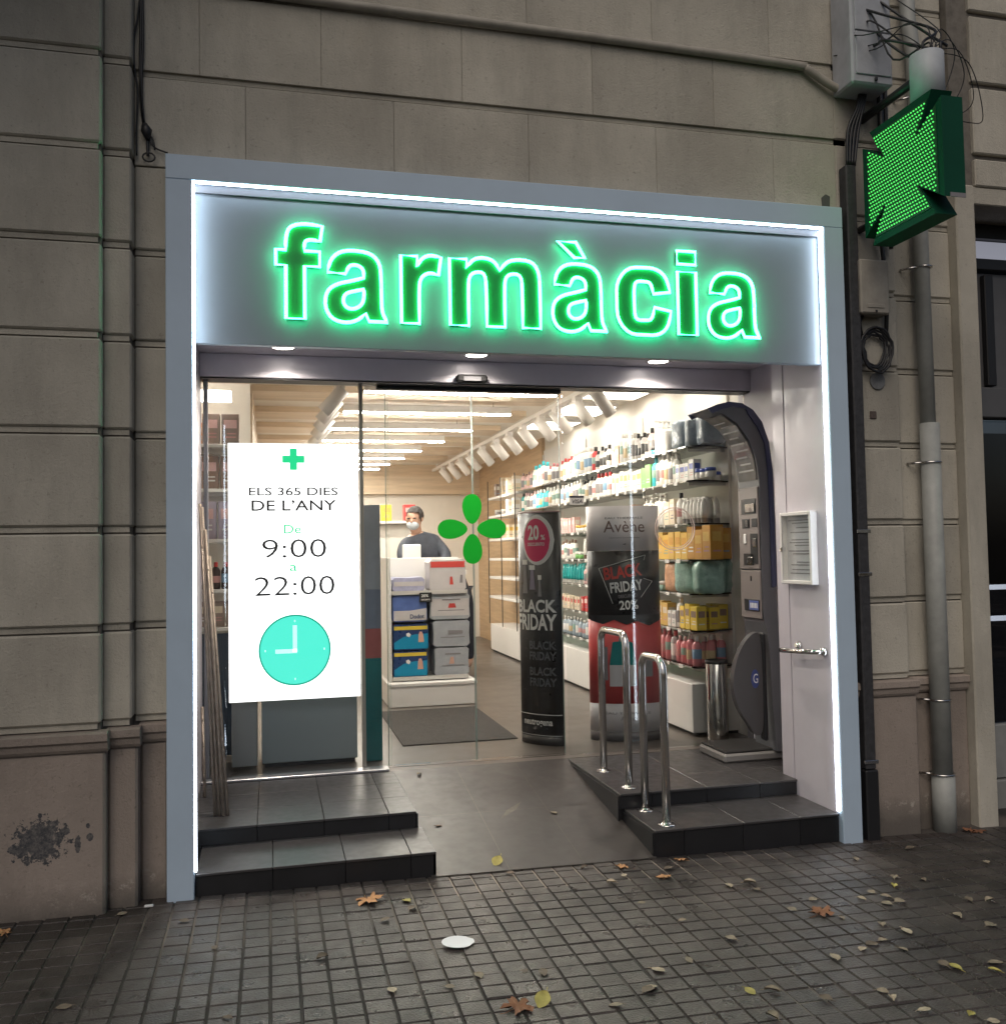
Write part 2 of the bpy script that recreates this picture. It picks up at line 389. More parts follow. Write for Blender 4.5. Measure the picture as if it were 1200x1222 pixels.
for i in range(-30, 52):
    for j in range(0, 40):
        x = .129 + PX / 2 + i * PX; y = .055 - PY / 2 - j * PY
        if .0 < x < 3.3 and y > .01: continue
        p = pix((x, y, gz(x)))
        inside = -25 < p[0] < 1225 and 900 < p[1] < 1250 and (x - CAM.x) ** 2 + (y - CAM.y) ** 2 < 60
        cand.append((inside, x, y))
for ins, x, y in cand:
    if ins and cnt < 300:
        o = bpy.data.objects.new('paving_tile', random.choice(tmesh)); COL.objects.link(o); o.parent = pv
        o.location = (x, y, gz(x) + random.uniform(-.0012, .0014) + (random.choice((-.003, .003)) if random.random() < .12 else 0)); o.rotation_euler = (random.uniform(-.006, .006), tilt + random.uniform(-.006, .006), random.uniform(-.006, .006)); cnt += 1
    else: tile_mb(x, y, gz(x), rest)
part(pv, 'paving_field', rest, PAD, kind='stuff')

# ================================================================== BUILDING
bld = thing('stone_building', 'beige stone facade with banded courses and stepped pilasters around the pharmacy front', 'building', (1.6, .3, 0))
ZC = [.735, 1.132, 1.540, 1.951, 2.352, 2.753, 3.151, 3.553, 3.955, 4.36, 4.765]
def block(x0, x1, y, z0, z1, c=.006, m=STONE, th=.12):
    part(bld, 'stone_block', MB().cbox(x0, x1, y, y + th, z0, z1, c), m)
# backing
b = MB(); b.box(-3, 0, .115, .5, -.2, 5); b.box(0, 3.3, .115, .5, 3.17, 5); b.box(3.3, 4.2, .172, .5, -.2, 5); b.box(4.2, 8, .115, .5, 3.35, 5); b.box(-3, -.146, .02, .115, -.2, 5); b.box(-3, -.252, -.035, .02, -.2, 5); b.box(3.3, 3.66, .115, .172, -.2, 5); b.box(4.07, 4.2, .115, .172, -.2, 5)
part(bld, 'backing_wall', b, GROOVE)
G = .03
for k in range(len(ZC) - 1):
    z0, z1 = ZC[k] + G, ZC[k + 1] - .002
    block(-.95, -.252 + .004, -.06, z0, z1, .008); block(-2.2, -.956, -.06, z0, z1, .008)
    block(-.252 + .001, -.137, 0, z0, z1, .008)
    if z1 < 3.2: block(-.137 + .001, -.002, .09, z0, z1, .007, th=.05)
    # horizontal fillet inside the joint, set back
    g = ZC[k] + G
    part(bld, 'joint_fillet', MB().box(-2.2, -.262, -.047, -.03, g - G * .8, g - .001), STONE); part(bld, 'joint_fillet', MB().box(-.25, -.147, .012, .03, g - G * .8, g - .001), STONE)
    if z1 < 3.2: part(bld, 'joint_fillet', MB().box(-.134, -.003, .103, .12, g - G * .8, g - .001), STONE)
    if k >= 7: part(bld, 'joint_fillet', MB().box(-.13, 3.4, .103, .12, g - G * .8, g - .001), STONE)
    # pier on the right, recessed strip, edge pilaster
    block(3.33, 3.672, .09, z0, z1, .008); block(3.673, 4.062, .15, z0, z1, .006)
    part(bld, 'joint_fillet', MB().box(3.33, 3.665, .103, .12, g - G * .8, g - .001), STONE); part(bld, 'joint_fillet', MB().box(3.67, 4.06, .161, .18, g - G * .8, g - .001), STONE)
# masonry above the shop front, with upright joints
for row, js in (((3.155, 3.551), [-.136, .333, 1.002, 1.654, 2.317, 2.967, 3.329]), ((3.553 + G, 3.953), [-.136, .136, .67, 1.331, 1.986, 2.639, 3.329]), ((3.955 + G, 4.358), [-.136, .2, .814, 1.656, 2.309, 2.962, 3.329]), ((4.36 + G, 4.763), [-.136, .5, 1.2, 1.9, 2.6, 3.329])):
    for a, c in zip(js[:-1], js[1:]): block(a + .0006, c - .0006, .09, row[0], row[1], .0018, th=.05)
# wall right of the cross (above the neighbouring shop)
for z0, z1 in ((3.40, 3.551), (3.553 + G, 3.953), (3.955 + G, 4.358), (4.36 + G, 4.763)):
    block(4.2, 5.1, .09, z0, z1, .007, th=.05); block(5.102, 6.2, .09, z0, z1, .007, th=.05)
# smooth pilaster beside the neighbouring shop window
part(bld, 'corner_pilaster', MB().cbox(4.062, 4.185, .085, .62, -.1, 3.40, .008), STONE)
part(bld, 'window_head', MB().cbox(4.186, 6.2, .1, .6, 3.30, 3.398, .006), STONE)
# plinths with moulded caps
def cap(x0, x1, y, wr):
    pr = [(y - .012, .735), (y - .028, .728), (y - .030, .700), (y - .020, .690), (y - .016, .668), (y - .008, .655), (y + .05, .655), (y + .05, .735)]
    part(bld, 'plinth_cap', MB().prism([(a, c) for a, c in pr], x0, x1, 'x'), PL)
for x0, x1, y in ((-2.2, -.228, -.072), (-.227, -.112, -.012), (-.111, -.002, .075), (3.33, 3.70, .075), (3.701, 4.06, .14)):
    part(bld, 'plinth_block', MB().cbox(x0, x1, y, y + .13, -.12, .654, .010), PL)
    cap(x0 - .004 if x0 > -2 else x0, x1 + (.012 if x1 < -.1 else .004 if x1 < 3.5 and x1 > 0 else -.003), y, 0)
# round patch and small square plate on the pier
part(bld, 'round_plaster_patch', MB().lathe([(.045, -.004), (.045, .004), (.042, .005)], (0, 0, 0), 20).mesh('round_plaster_patch', mat('patch_grey', (.17, .175, .18), .8, var=.3, vscale=30)), None).matrix_local = Matrix.Translation(Vector((3.535, .0865, 2.299)) - Vector((1.6, .3, 0))) @ Matrix.Rotation(R(90), 4, 'X')
part(bld, 'small_plate', MB().cbox(3.483, 3.523, .083, .0895, 2.10, 2.14, .003), mat('rusty_plate', (.10, .075, .065), .7, var=.5, vscale=60))
part(bld, 'paint_chip', MB().prism([(3.24, 3.26), (3.265, 3.28), (3.29, 3.27), (3.287, 3.21), (3.262, 3.19), (3.243, 3.2)], .087, .0895, 'y'), mat('chip_dark', (.09, .09, .085), .9))

# ================================================================== SHOP PORTAL
W_, H_, TF = 3.3, 3.1805, .1086
pt = thing('shop_portal', 'wide blue-grey aluminium portal frame with white light strips around the pharmacy entrance', 'portal', (1.65, 0, 0))
part(pt, 'jamb', MB().cbox(0, TF, 0, .12, gz(0) - .03, H_ - TF, .003), ALU)
part(pt, 'jamb', MB().cbox(W_ - TF, W_, 0, .12, gz(W_) - .03, H_ - TF, .003), ALU)
part(pt, 'lintel', MB().cbox(0, W_, 0, .12, H_ - TF + .0005, H_, .003), ALU)
xi, xo, zt = TF, W_ - TF, H_ - TF
part(pt, 'light_strip', MB().box(xi + .001, xi + .010, .008, .030, .11, zt - .012), LED)
part(pt, 'light_strip', MB().box(xo - .007, xo - .0005, .024, .044, .105, zt - .012), LED)
part(pt, 'light_strip', MB().box(xi + .001, xo - .001, .012, .022, zt - .007, zt - .001), LED)
part(pt, 'fascia_panel', MB().cbox(xi + .004, xo - .003, .062, .105, 2.372, zt - .035, .002), FASC)
part(pt, 'fascia_trim', MB().box(xi, xo, .05, .061, zt - .035, zt - .002), mat('dark_grey_trim', (.18, .18, .2), .5))  # even dark grey finish of the trim
part(pt, 'soffit', MB().box(.03, 3.5, .106, 1.46, 2.59, 2.70), PANELW)
part(pt, 'left_lining', MB().box(-.02, .045, .121, 1.46, -.1, 2.589), PANELW)
part(pt, 'side_panel', MB().cbox(xo - .0005, 3.30, .045, .437, .09, 2.589, .002), PANELW)
part(pt, 'side_panel', MB().cbox(xo - .0005, 3.30, .446, .562, .17, 2.589, .002), PANELW)
part(pt, 'panel_gap', MB().box(xo + .01, 3.28, .436, .447, .1, 2.58), BLACK)
part(pt, 'niche_lining', MB().box(3.462, 3.52, .563, 1.46, -.1, 2.589), PANELW)
part(pt, 'niche_return', MB().box(3.301, 3.461, .53, .5615, .17, 2.589), PANELW)
for x, y in ((.505, 1.06), (1.60, 1.10), (2.74, 1.10)):
    d = part(pt, 'downlight', MB().lathe([(.080, 0), (.080, -.006), (.064, -.008), (.062, -.002)], (x, y, 2.59), 20), STEEL)
    part(d, 'lamp_disc', MB().lathe([(.061, -.003), (.061, -.006)], (x, y, 2.59), 20), DOWN)
    l = bpy.data.lights.new('downlight_lamp', 'SPOT'); l.energy = 75; l.spot_size = R(150); l.spot_blend = .8; l.color = (1, .9, .76); l.shadow_soft_size = .04
    lo = bpy.data.objects.new('downlight_lamp', l); COL.objects.link(lo); lo.parent = pt; lo.location = Vector((x, y, 2.575)) - OFF[pt.name]

# ------------------------------------------------------------------ neon sign
sg = thing('neon_sign', 'green neon sign reading farmàcia in outlined lower-case letters on the grey fascia', 'sign', (1.65, .05, 2.49))
A_OUT = [(.05, .69, 1), (.09, .88), (.24, 1.01), (.47, 1.03), (.70, 1.0), (.83, .87), (.85, .66), (.85, .30), (.86, .12), (.94, .0, 1), (.66, .0, 1), (.61, .11, 1), (.48, .0), (.29, -.04), (.09, .02), (.0, .20), (.03, .42), (.18, .53), (.40, .58), (.585, .635, 1), (.585, .76), (.49, .82), (.37, .81), (.315, .68, 1)]
A_IN = [(.585, .465, 1), (.43, .43), (.30, .39), (.27, .27), (.33, .18), (.45, .17), (.57, .25), (.59, .40)]
LET = {
 'f': [[(.14, 0, 1), (.14, .76, 1), (0, .76, 1), (0, .98, 1), (.14, .98, 1), (.14, 1.12), (.18, 1.32), (.40, 1.38), (.67, 1.35, 1), (.64, 1.13, 1), (.50, 1.15), (.41, 1.12), (.41, .98, 1), (.63, .98, 1), (.63, .76, 1), (.41, .76, 1), (.41, 0, 1)]],
 'a': [A_OUT, A_IN],
 'r': [[(0, 0, 1), (0, 1, 1), (.26, 1, 1), (.26, .85, 1), (.33, .97), (.46, 1.03), (.64, 1.0, 1), (.60, .73, 1), (.45, .77), (.30, .68), (.285, .45), (.285, 0, 1)]],
 'm': [[(0, 0, 1), (0, 1, 1), (.26, 1, 1), (.26, .87, 1), (.36, 1.01), (.52, 1.04), (.68, 1.0), (.765, .86, 1), (.88, 1.0), (1.05, 1.04), (1.28, 1.02), (1.38, .86), (1.39, .6), (1.39, 0, 1), (1.11, 0, 1), (1.11, .55), (1.10, .80), (.96, .82), (.845, .76), (.835, .50), (.835, 0, 1), (.555, 0, 1), (.555, .55), (.54, .80), (.42, .82), (.29, .76), (.28, .50), (.28, 0, 1)]],
 'c': [[(.86, .66, 1), (.80, .92), (.62, 1.03), (.45, 1.03), (.18, 1.02), (.0, .78), (.0, .5), (.0, .2), (.18, -.03), (.45, -.03), (.66, -.03), (.82, .10), (.87, .36, 1), (.60, .41, 1), (.56, .21), (.45, .20), (.29, .20), (.28, .40), (.28, .52), (.28, .66), (.30, .81), (.45, .81), (.55, .80), (.59, .62, 1)]],
 'i': [[(0, 0, 1), (0, 1, 1), (.28, 1, 1), (.28, 0, 1)], [(0, 1.12, 1), (0, 1.33, 1), (.28, 1.33, 1), (.28, 1.12, 1)]],
 '`': [[(.0, 1.36, 1), (.31, 1.36, 1), (.46, 1.12, 1), (.28, 1.12, 1)]],
}
for ch, x0, x1 in (('f', .461, .665), ('a', .672, .955), ('r', 1.018, 1.205), ('m', 1.245, 1.681), ('a', 1.738, 2.014), ('c', 2.067, 2.350), ('i', 2.388, 2.487), ('a', 2.545, 2.830)):
    loops = [smooth_poly(l) for l in LET[ch]]
    wd = max(p[0] for l in loops for p in l); sx = (x1 - x0) / wd; sz = .314
    if len([1]) and ch == 'a' and 1.7 < x0 < 1.8: loops = loops + [smooth_poly([(.12 + p[0], p[1], 1) for p in LET['`'][0]])]
    loops = [[(p[0] * sx + x0, p[1] * sz + 2.491) for p in l] for l in loops]
    v, f = fill_shape(loops, .008)
    face = part(sg, 'letter', MB().add([(a, .050 - c, b_) for a, b_, c in v], f), LGREEN)
    for l in loops:
        part(face, 'neon_tube', MB().tube([(a, .034, b_) for a, b_ in l], .0080, 8, True), NEON)

# ------------------------------------------------------------------ notice case and grab rail on the side panel
nc = thing('notice_case', 'small glazed white notice case with papers on the right side panel', 'notice case', (3.19, .3, 1.43))
m = MB(); x0, x1 = 3.150, 3.1905
for a in ((.146, .166, 1.236, 1.622), (.432, .452, 1.236, 1.622), (.166, .432, 1.236, 1.256), (.166, .432, 1.602, 1.622)): m.cbox(x0, x1, *a, .003)
part(nc, 'case_frame', m, WHITE)
part(nc, 'back_sheet', MB().box(3.183, 3.190, .166, .432, 1.256, 1.602), mat('notice_paper', (.55, .55, .57), .6, var=.08, vscale=12))
pr_ = MB()
for i, z in enumerate((1.575, 1.56, 1.535, 1.51, 1.47, 1.455, 1.44, 1.41, 1.395, 1.35, 1.335, 1.31, 1.29)):
    pr_.box(3.1815, 3.1828, .185, .185 + (.23, .19, .15, .21, .2, .22, .17)[i % 7], z, z + .006)
part(nc, 'printed_lines', pr_, INKG)
part(nc, 'glass_door', MB().box(3.152, 3.155, .166, .432, 1.256, 1.602), CASEG)
part(nc, 'lock', MB().cbox(3.140, 3.150, .424, .444, 1.41, 1.435, .003), STEEL)
gb = thing('grab_handle', 'short chrome grab handle on the right side panel below the notice case', 'handle', (3.19, .28, .88))
part(gb, 'bar', MB().tube([(3.18, .115, .893), (3.15, .118, .893), (3.135, .14, .892), (3.130, .25, .884), (3.130, .42, .875), (3.135, .445, .873)], .014, 12), CHROME)
for y, z in ((.113, .893), (.35, .905)):
    part(gb, 'mount', MB().tube([(3.19, y, z), (3.178, y, z), (3.165, y, z)], [.026, .022, .012], 14), CHROME)

# ================================================================== STEPS AND RAMP
def steps(name, label, xs_low, xs_up, xr, loc):
    s = thing(name, label, 'steps', loc)
    lo, hi = .095, .175
    part(s, 'core', MB().box(xs_low[0], xs_low[-1] - .012 if xr else xs_low[-1], .05, .43, -.15, lo - .012).box(xs_up[0], xs_up[-1], .44, 1.33, -.15, hi - .012), BLACK)
    for a, c in zip(xs_low[:-1], xs_low[1:]):
        part(s, 'tread_tile', MB().cbox(a + .001, c - .001, .026, .428, lo - .012, lo, .002), TILE)
        part(s, 'riser_tile', MB().cbox(a + .001, c - .001, .034, .0495, -.12, lo - .0125, .0015), RISER)
    for a, c in zip(xs_up[:-1], xs_up[1:]):
        for y0, y1 in ((.416, .72), (.721, 1.02), (1.021, 1.30)):
            part(s, 'tread_tile', MB().cbox(a + .001, c - .001, y0, y1, hi - .012, hi, .002), TILE)
        part(s, 'riser_tile', MB().cbox(a + .001, c - .001, .424, .4395, lo + .0003, hi - .0125, .0015), RISER)
    return s
sL = steps('entrance_steps', 'two black tiled steps left of the grey ramp, under the bright display', [.112, .43, .74, 1.03, 1.143], [.05, .36, .67, .98, 1.113], True, (.6, .4, 0))
sR = steps('entrance_steps', 'two black tiled steps right of the ramp, with the handrails and the scale', [2.195, 2.35, 2.66, 2.97, 3.189], [2.17, 2.35, 2.66, 2.97, 3.2, 3.461], False, (2.7, .4, 0))
part(sL, 'side_tile', MB().prism([(.034, -.1), (.034, .083), (.428, .083), (.428, -.1)], 1.131, 1.1425, 'x'), RISER)
part(sL, 'side_tile', MB().prism([(.424, -.1), (.424, .163), (1.30, .163), (1.30, -.1)], 1.1135, 1.122, 'x'), RISER)
part(sR, 'side_tile', MB().prism([(.034, -.1), (.034, .083), (.428, .083), (.428, -.1)], 2.186, 2.1945, 'x'), RISER)
part(sR, 'side_tile', MB().prism([(.424, -.1), (.424, .163), (1.30, .163), (1.30, -.1)], 2.160, 2.1695, 'x'), RISER)
rp = solo('ramp', None, None, MB().quad((1.12, .02, gz(1.1) + .002), (2.2, .02, gz(2.2) + .002), (2.2, 1.312, .171), (1.06, 1.312, .171)), GROOVE, kind='structure')
def rpt(x, y): return (x - (.06 * y / 1.3 if x < 1.2 else 0), y, gz(x) + .006 + (.172 - gz(x) - .003) * (y - .02) / 1.292)
for xa, xb in ((1.12, 1.478), (1.481, 1.838), (1.841, 2.20)):
    for ya, yb in ((.02, .655), (.658, 1.312)): part(rp, 'ramp_tile', MB().quad(rpt(xa, ya), rpt(xb, ya), rpt(xb, yb), rpt(xa, yb)), RAMPM)
fl = solo('shop_floor', None, None, MB().box(-.6, 3.9, 1.312, 10.5, .05, .175), FLOOR, kind='structure')

# ================================================================== GLASS ENTRANCE
ge_ = thing('glass_entrance', 'frameless glass shop front with two automatic sliding leaves under a grey header', 'shop front', (1.7, 1.38, .175))
part(ge_, 'header', MB().cbox(.046, 3.461, 1.285, 1.44, 2.455, 2.588, .004), HEADER)
part(ge_, 'header_slot', MB().box(.05, 3.46, 1.30, 1.43, 2.447, 2.4545), BLACK)
part(ge_, 'threshold', MB().cbox(.046, 1.09, 1.305, 1.40, .1755, .190, .003), mat('alu_threshold', (.55, .55, .58), .3, .8, var=.1))
part(ge_, 'door_track', MB().box(1.09, 2.19, 1.395, 1.405, .1755, .1775), STEEL)
part(ge_, 'fixed_pane', MB().box(.05, 1.115, 1.375, 1.385, .191, 2.45), GLASS)
part(ge_, 'fixed_pane', MB().box(2.205, 3.458, 1.375, 1.385, .18, 2.45), GLASS)
for a, c in ((1.10, 1.628), (1.634, 2.19)):
    lf = part(ge_, 'sliding_leaf', MB().box(a, c, 1.405, 1.415, .185, 2.44), GLASS)
    em = MB()
    for x in (a, c): em.box(x - .0015, x + .0015, 1.404, 1.416, .185, 2.44)
    part(lf, 'leaf_edge', em, mat('glass_edge', (.25, .33, .30), .3))
part(ge_, 'top_rail', MB().cbox(1.05, 2.205, 1.392, 1.428, 2.425, 2.4465, .003), BLACK)
part(ge_, 'mullion', MB().cbox(.945, .968, 1.40, 1.43, .176, 2.447, .003), mat('champagne_profile', (.58, .52, .45), .4, .2))
part(ge_, 'mullion', MB().cbox(.06, .085, 1.39, 1.43, .176, 2.447, .003), PANELW)
se = part(ge_, 'door_sensor', MB().cbox(1.51, 1.70, 1.235, 1.284, 2.452, 2.50, .012), mat('sensor_black', (.012, .012, .013), .8, spec=.1))
part(se, 'sensor_window', MB().cbox(1.55, 1.66, 1.230, 1.2345, 2.458, 2.485, .002), mat('sensor_gloss', (.05, .05, .055), .1))
# clover: four separate leaf stickers around the door split
def leafpoly(n=22):
    o = []
    for i in range(n):
        t_ = 2 * math.pi * i / n; r = .046 * (1 - .0 * math.cos(t_))
        yy = .092 - .092 * math.cos(t_) * 1.0; wd = math.sin(t_) * .060 * (.80 + .38 * (1 - math.cos(t_)) / 2)
        o.append((wd, yy))
    return o
cl = thing('clover_sticker', 'green four-leaf clover made of drop-shaped stickers on the glass doors', 'sticker', (1.624, 1.4, 1.58))
for k in range(4):
    an = k * math.pi / 2; ca, sa = math.cos(an), math.sin(an)
    part(cl, 'clover_leaf', MB().prism([(1.624 + (a * ca - (b + .03) * sa), 1.580 + (a * sa + (b + .03) * ca)) for a, b in leafpoly()], 1.4005, 1.4040, 'y'), GREENP)
vz = thing('card_sticker', 'small payment card sticker with dark lettering on the right glass pane', 'sticker', (2.285, 1.37, 1.75))
part(vz, 'sticker_sheet', MB().box(2.24, 2.335, 1.3725, 1.3748, 1.722, 1.779), mat('sticker_grey', (.5, .47, .44), .5))
part(vz, 'sticker_band', MB().box(2.24, 2.335, 1.3715, 1.3723, 1.767, 1.779), SDARK)
part(vz, 'lettering', text_mb('VISA', lambda a, b: (2.290 + a, 1.3713, 1.732 + b), w=.068, h=.025, bold=.01, shear=.2), SDARK)
ring = MB(); ring.tube([(2.944 + .136 * math.cos(a * math.pi / 20), 1.372, 1.565 + .136 * math.sin(a * math.pi / 20)) for a in range(40)], .0035, 6, True)
ring.tube([(2.944 + .121 * math.cos(a * math.pi / 20), 1.372, 1.565 + .121 * math.sin(a * math.pi / 20)) for a in range(40)], .002, 6, True)
solo('ring_sticker', 'pale round ring outline stuck on the right glass pane', 'sticker', ring, mat('ring_print', (.62, .5, .46), .5), (2.944, 1.37, 1.565))

# ================================================================== DISPLAY SCREEN
ds = thing('display_screen', 'tall bright white shop window display with opening hours and a green clock', 'screen', (.57, 1.5, .585))
X0, X1, Z0, Z1 = .188, .948, .588, 2.104; YS = 1.497
part(ds, 'casing', MB().cbox(X0, X1, YS + .004, YS + .06, Z0, Z1, .003), mat('display_case', (.6, .6, .6), .4))
part(ds, 'screen', MB().box(X0 + .002, X1 - .002, YS, YS + .0035, Z0 + .002, Z1 - .002), SCREENM)
def T(body, xc, zb, w, h, m, name='lettering', bold=0):
    return part(ds, name, text_mb(body, lambda a, b: (xc + a, YS - .0015, zb + b), w=w, h=h, bold=bold), m)
part(ds, 'plus_symbol', MB().prism([(.564 + a, 2.009 + b) for a, b in ((-.021, .064), (.021, .064), (.021, .021), (.064, .021), (.064, -.021), (.021, -.021), (.021, -.064), (-.021, -.064), (-.021, -.021), (-.064, -.021), (-.064, .021), (-.021, .021))], YS - .002, YS - .001, 'y'), SGREEN)
T('ELS 365 DIES', .565, 1.793, .515, .048, SDARK, bold=.006); T('DE L’ANY', .567, 1.703, .49, .062, SDARK, bold=.008)
T('De', .556, 1.567, .098, .052, SGREEN); T('9:00', .566, 1.425, .37, .108, SDARK, bold=-.012); T('a', .559, 1.345, .042, .036, SGREEN); T('22:00', .568, 1.203, .46, .110, SDARK, bold=-.012)
def disc(r, y0, y1, n=48, cx=.565, cz=.880): return MB().prism([(cx + r * math.cos(2 * math.pi * i / n), cz + r * math.sin(2 * math.pi * i / n)) for i in range(n)], y0, y1, 'y')
ck = part(ds, 'clock_rim', disc(.208, YS - .0012, YS - .0006), STEALD)
part(ck, 'clock_face', disc(.199, YS - .0022, YS - .0013), STEAL)
h = MB().box(.553, .577, YS - .0034, YS - .0026, .868, 1.025).box(.452, .577, YS - .0034, YS - .0026, .862, .886)
for a in range(0, 360, 90):
    x, z = .565 + .17 * math.cos(R(a)), .88 + .17 * math.sin(R(a)); h.box(x - .004, x + .004, YS - .0034, YS - .0026, z - .006, z + .006)
part(ck, 'clock_hands', h, emis('display_hands', (.55, 1, .90), 1.1))

# folded lattice gate leaning in the left corner
fg = thing('folded_gate', 'bundle of thin brown metal slats with rivets leaning in the left corner of the entrance', 'gate', (.19, .62, .175))
GB = mat('bronze_slat', (.40, .33, .27), .42, .4, var=.25, vscale=20)
for i, (bx, by, tx, ty, tz) in enumerate(((.160, .63, .064, 1.05, 1.72), (.180, .62, .078, 1.00, 1.70), (.200, .61, .098, .96, 1.58), (.218, .62, .118, .97, 1.44), (.085, 1.02, .062, 1.2, .62))):
    s_ = part(fg, 'slat', MB().tube([(bx, by, .1755), (tx, ty, tz)], .0085, 4), GB)
    for q in (.24, .28, .56, .6, .85):
        p = Vector((bx, by, .175)).lerp(Vector((tx, ty, tz)), q); part(s_, 'rivet', MB().tube([p + Vector((0, -.013, 0)), p + Vector((0, .005, 0))], .0055, 6), GB)

# ================================================================== HANDRAILS
def rail(lab, x, y0, y1, zb, zt):
    h_ = thing('handrail', lab, 'handrail', (x, (y0 + y1) / 2, zb))
    r = .07; p = [(x, y0, zb), (x, y0, zt - r)]
    for a in range(1, 7): p.append((x, y0 + r - r * math.cos(a * math.pi / 12), zt - r + r * math.sin(a * math.pi / 12)))
    for a in range(0, 6): p.append((x, y1 - r + r * math.sin(a * math.pi / 12), zt - r + r * math.cos(a * math.pi / 12)))
    p += [(x, y1, zt - r), (x, y1, zb)]
    part(h_, 'bent_tube', MB().tube(p, .0205, 14), STEEL)
    for y in (y0, y1): part(h_, 'floor_flange', MB().lathe([(.042, 0), (.042, .004), (.034, .009), (.023, .010), (.022, .016)], (x, y, zb), 18), STEEL)
rail('taller-looking stainless handrail hoop on the upper step beside the ramp', 2.265, .53, .92, .175, .985)
rail('stainless handrail hoop on the lower step, nearest the pavement', 2.288, .10, .37, .095, .895)

# ================================================================== WEIGHING SCALE
SGREY = mat('scale_grey_plastic', (.135, .138, .15), .38, var=.08, vscale=6, rvar=.06); SNAVY = mat('scale_navy_edge', (.06, .068, .13), .32); SPAN = mat('scale_taupe_panel', (.22, .19, .18), .42)
ws = thing('weighing_scale', 'tall dark grey pharmacy scale with curved canopy head and step-on platform', 'scale', (3.2, 1.0, .175))
y0, y1 = .82, 1.10
outer = [(2.925, 2.256), (2.985, 2.280), (3.06, 2.298), (3.145, 2.290), (3.215, 2.252), (3.27, 2.18), (3.312, 2.06), (3.330, 1.90), (3.335, 1.6), (3.335, 1.2), (3.35, .85), (3.385, .5), (3.43, .235)]
inner = [(3.315, .235), (3.295, .5), (3.285, .80), (3.275, .93), (3.258, .99), (3.250, 1.06), (3.250, 1.5), (3.247, 1.84), (3.232, 1.96), (3.192, 2.075), (3.115, 2.175), (3.02, 2.232)]
prof = outer + inner
part(ws, 'column_body', MB().prism(prof, y0 + .012, y1 - .012, 'x' if 0 else 'y'), SGREY)
# rounded navy edge strips on both sides
def ribbon(pts_o, pts_i, ya, yb):
    m = MB(); n = len(pts_o)
    for a in range(n - 1):
        p = [pts_o[a], pts_o[a + 1], pts_i[a + 1], pts_i[a]]; m.prism(p, ya, yb, 'y')
    return m
oin = [(x - .028 * (1 if i > 3 else .2) + (.0 if i > 3 else .03), z - (.028 if i < 6 else .0)) for i, (x, z) in enumerate(outer)]
oin = oin[:10]
o2 = [(x + (.002 if i > 4 else 0), z + .002) for i, (x, z) in enumerate(outer[:10])]
part(ws, 'edge_strip', ribbon(o2, oin, y0, y0 + .0115), SNAVY); part(ws, 'edge_strip', ribbon(o2, oin, y1 - .0115, y1), SNAVY)
# display under the curved head
dp = [(3.243, 1.84), (3.228, 1.955), (3.188, 2.068), (3.112, 2.165), (3.025, 2.222)]
dm = MB()
for a, c in zip(dp[:-1], dp[1:]): dm.quad((a[0], y0 + .03, a[1]), (c[0], y0 + .03, c[1]), (c[0], y1 - .03, c[1]), (a[0], y1 - .03, a[1]), 0)
hd = part(ws, 'head_display', dm, mat('display_gloss', (.16, .155, .16), .12, var=.5, vscale=14))
pm = MB()
for i in range(9):
    q = .12 + i * .09; k = min(int(q * 4), 3); s_ = q * 4 - k; a, c = dp[k], dp[k + 1]
    x, z = a[0] + (c[0] - a[0]) * s_ - .002, a[1] + (c[1] - a[1]) * s_ - .001
    dx, dz = (c[0] - a[0]) * .09, (c[1] - a[1]) * .09; ya = y0 + .05 + .02 * (i % 3)
    pm.quad((x, ya, z), (x + dx, ya, z + dz), (x + dx, y1 - .05 - .03 * (i % 2), z + dz), (x, y1 - .05 - .03 * (i % 2), z))
part(hd, 'display_print', pm, INKW)
fx = 3.249
fp = part(ws, 'front_panel', MB().cbox(fx - .012, fx, y0 + .02, y1 - .02, 1.305, 1.80, .006), SPAN)
for a in ((.86, 1.035, 1.64, 1.73), (.94, 1.03, 1.555, 1.61), (.85, .915, 1.56, 1.61), (.85, .935, 1.34, 1.52), (.90, 1.02, 1.33, 1.40)):
    part(fp, 'panel_opening', MB().cbox(fx - .016, fx - .0115, *a, .004), BLACK)
for a in ((.87, .98, 1.648, 1.70), (.95, .985, 1.56, 1.60), (.86, .90, 1.44, 1.49), (.91, .97, 1.335, 1.38)): part(fp, 'fitting', MB().cbox(fx - .021, fx - .0158, *a, .004), STEEL)
part(fp, 'button', MB().cbox(fx - .018, fx - .0118, .985, 1.015, 1.46, 1.52, .006), INKW)
lp = part(ws, 'lower_panel', MB().cbox(fx - .010, fx + .002, y0 + .02, y1 - .02, 1.01, 1.30, .006), SPAN)
part(lp, 'coin_slot', MB().cbox(fx - .013, fx - .0095, .94, .955, 1.235, 1.265, .002), BLACK)
tr = part(lp, 'ticket_tray', MB().cbox(fx - .016, fx - .0095, .85, 1.03, 1.055, 1.125, .005), BLACK)
part(tr, 'tray_label', MB().cbox(fx - .018, fx - .0158, .855, .965, 1.062, 1.118, .004), mat('label_blue', (.10, .14, .36), .4))
bl_ = MB()
for i in range(5): bl_.box(fx - .0195, fx - .0182, .866 + i * .018, .877 + i * .018, 1.075, 1.105)
part(tr, 'label_marks', bl_, INKW)
base_ = part(ws, 'platform', MB().cbox(2.995, 3.42, .872, 1.215, .1755, .228, .012), mat('platform_grey', (.30, .29, .28), .35, .4))
part(base_, 'platform_mat', MB().cbox(3.005, 3.36, .885, 1.205, .2285, .244, .006), mat('ribbed_rubber', (.02, .019, .019), .5, bump=.2, bscale=200))
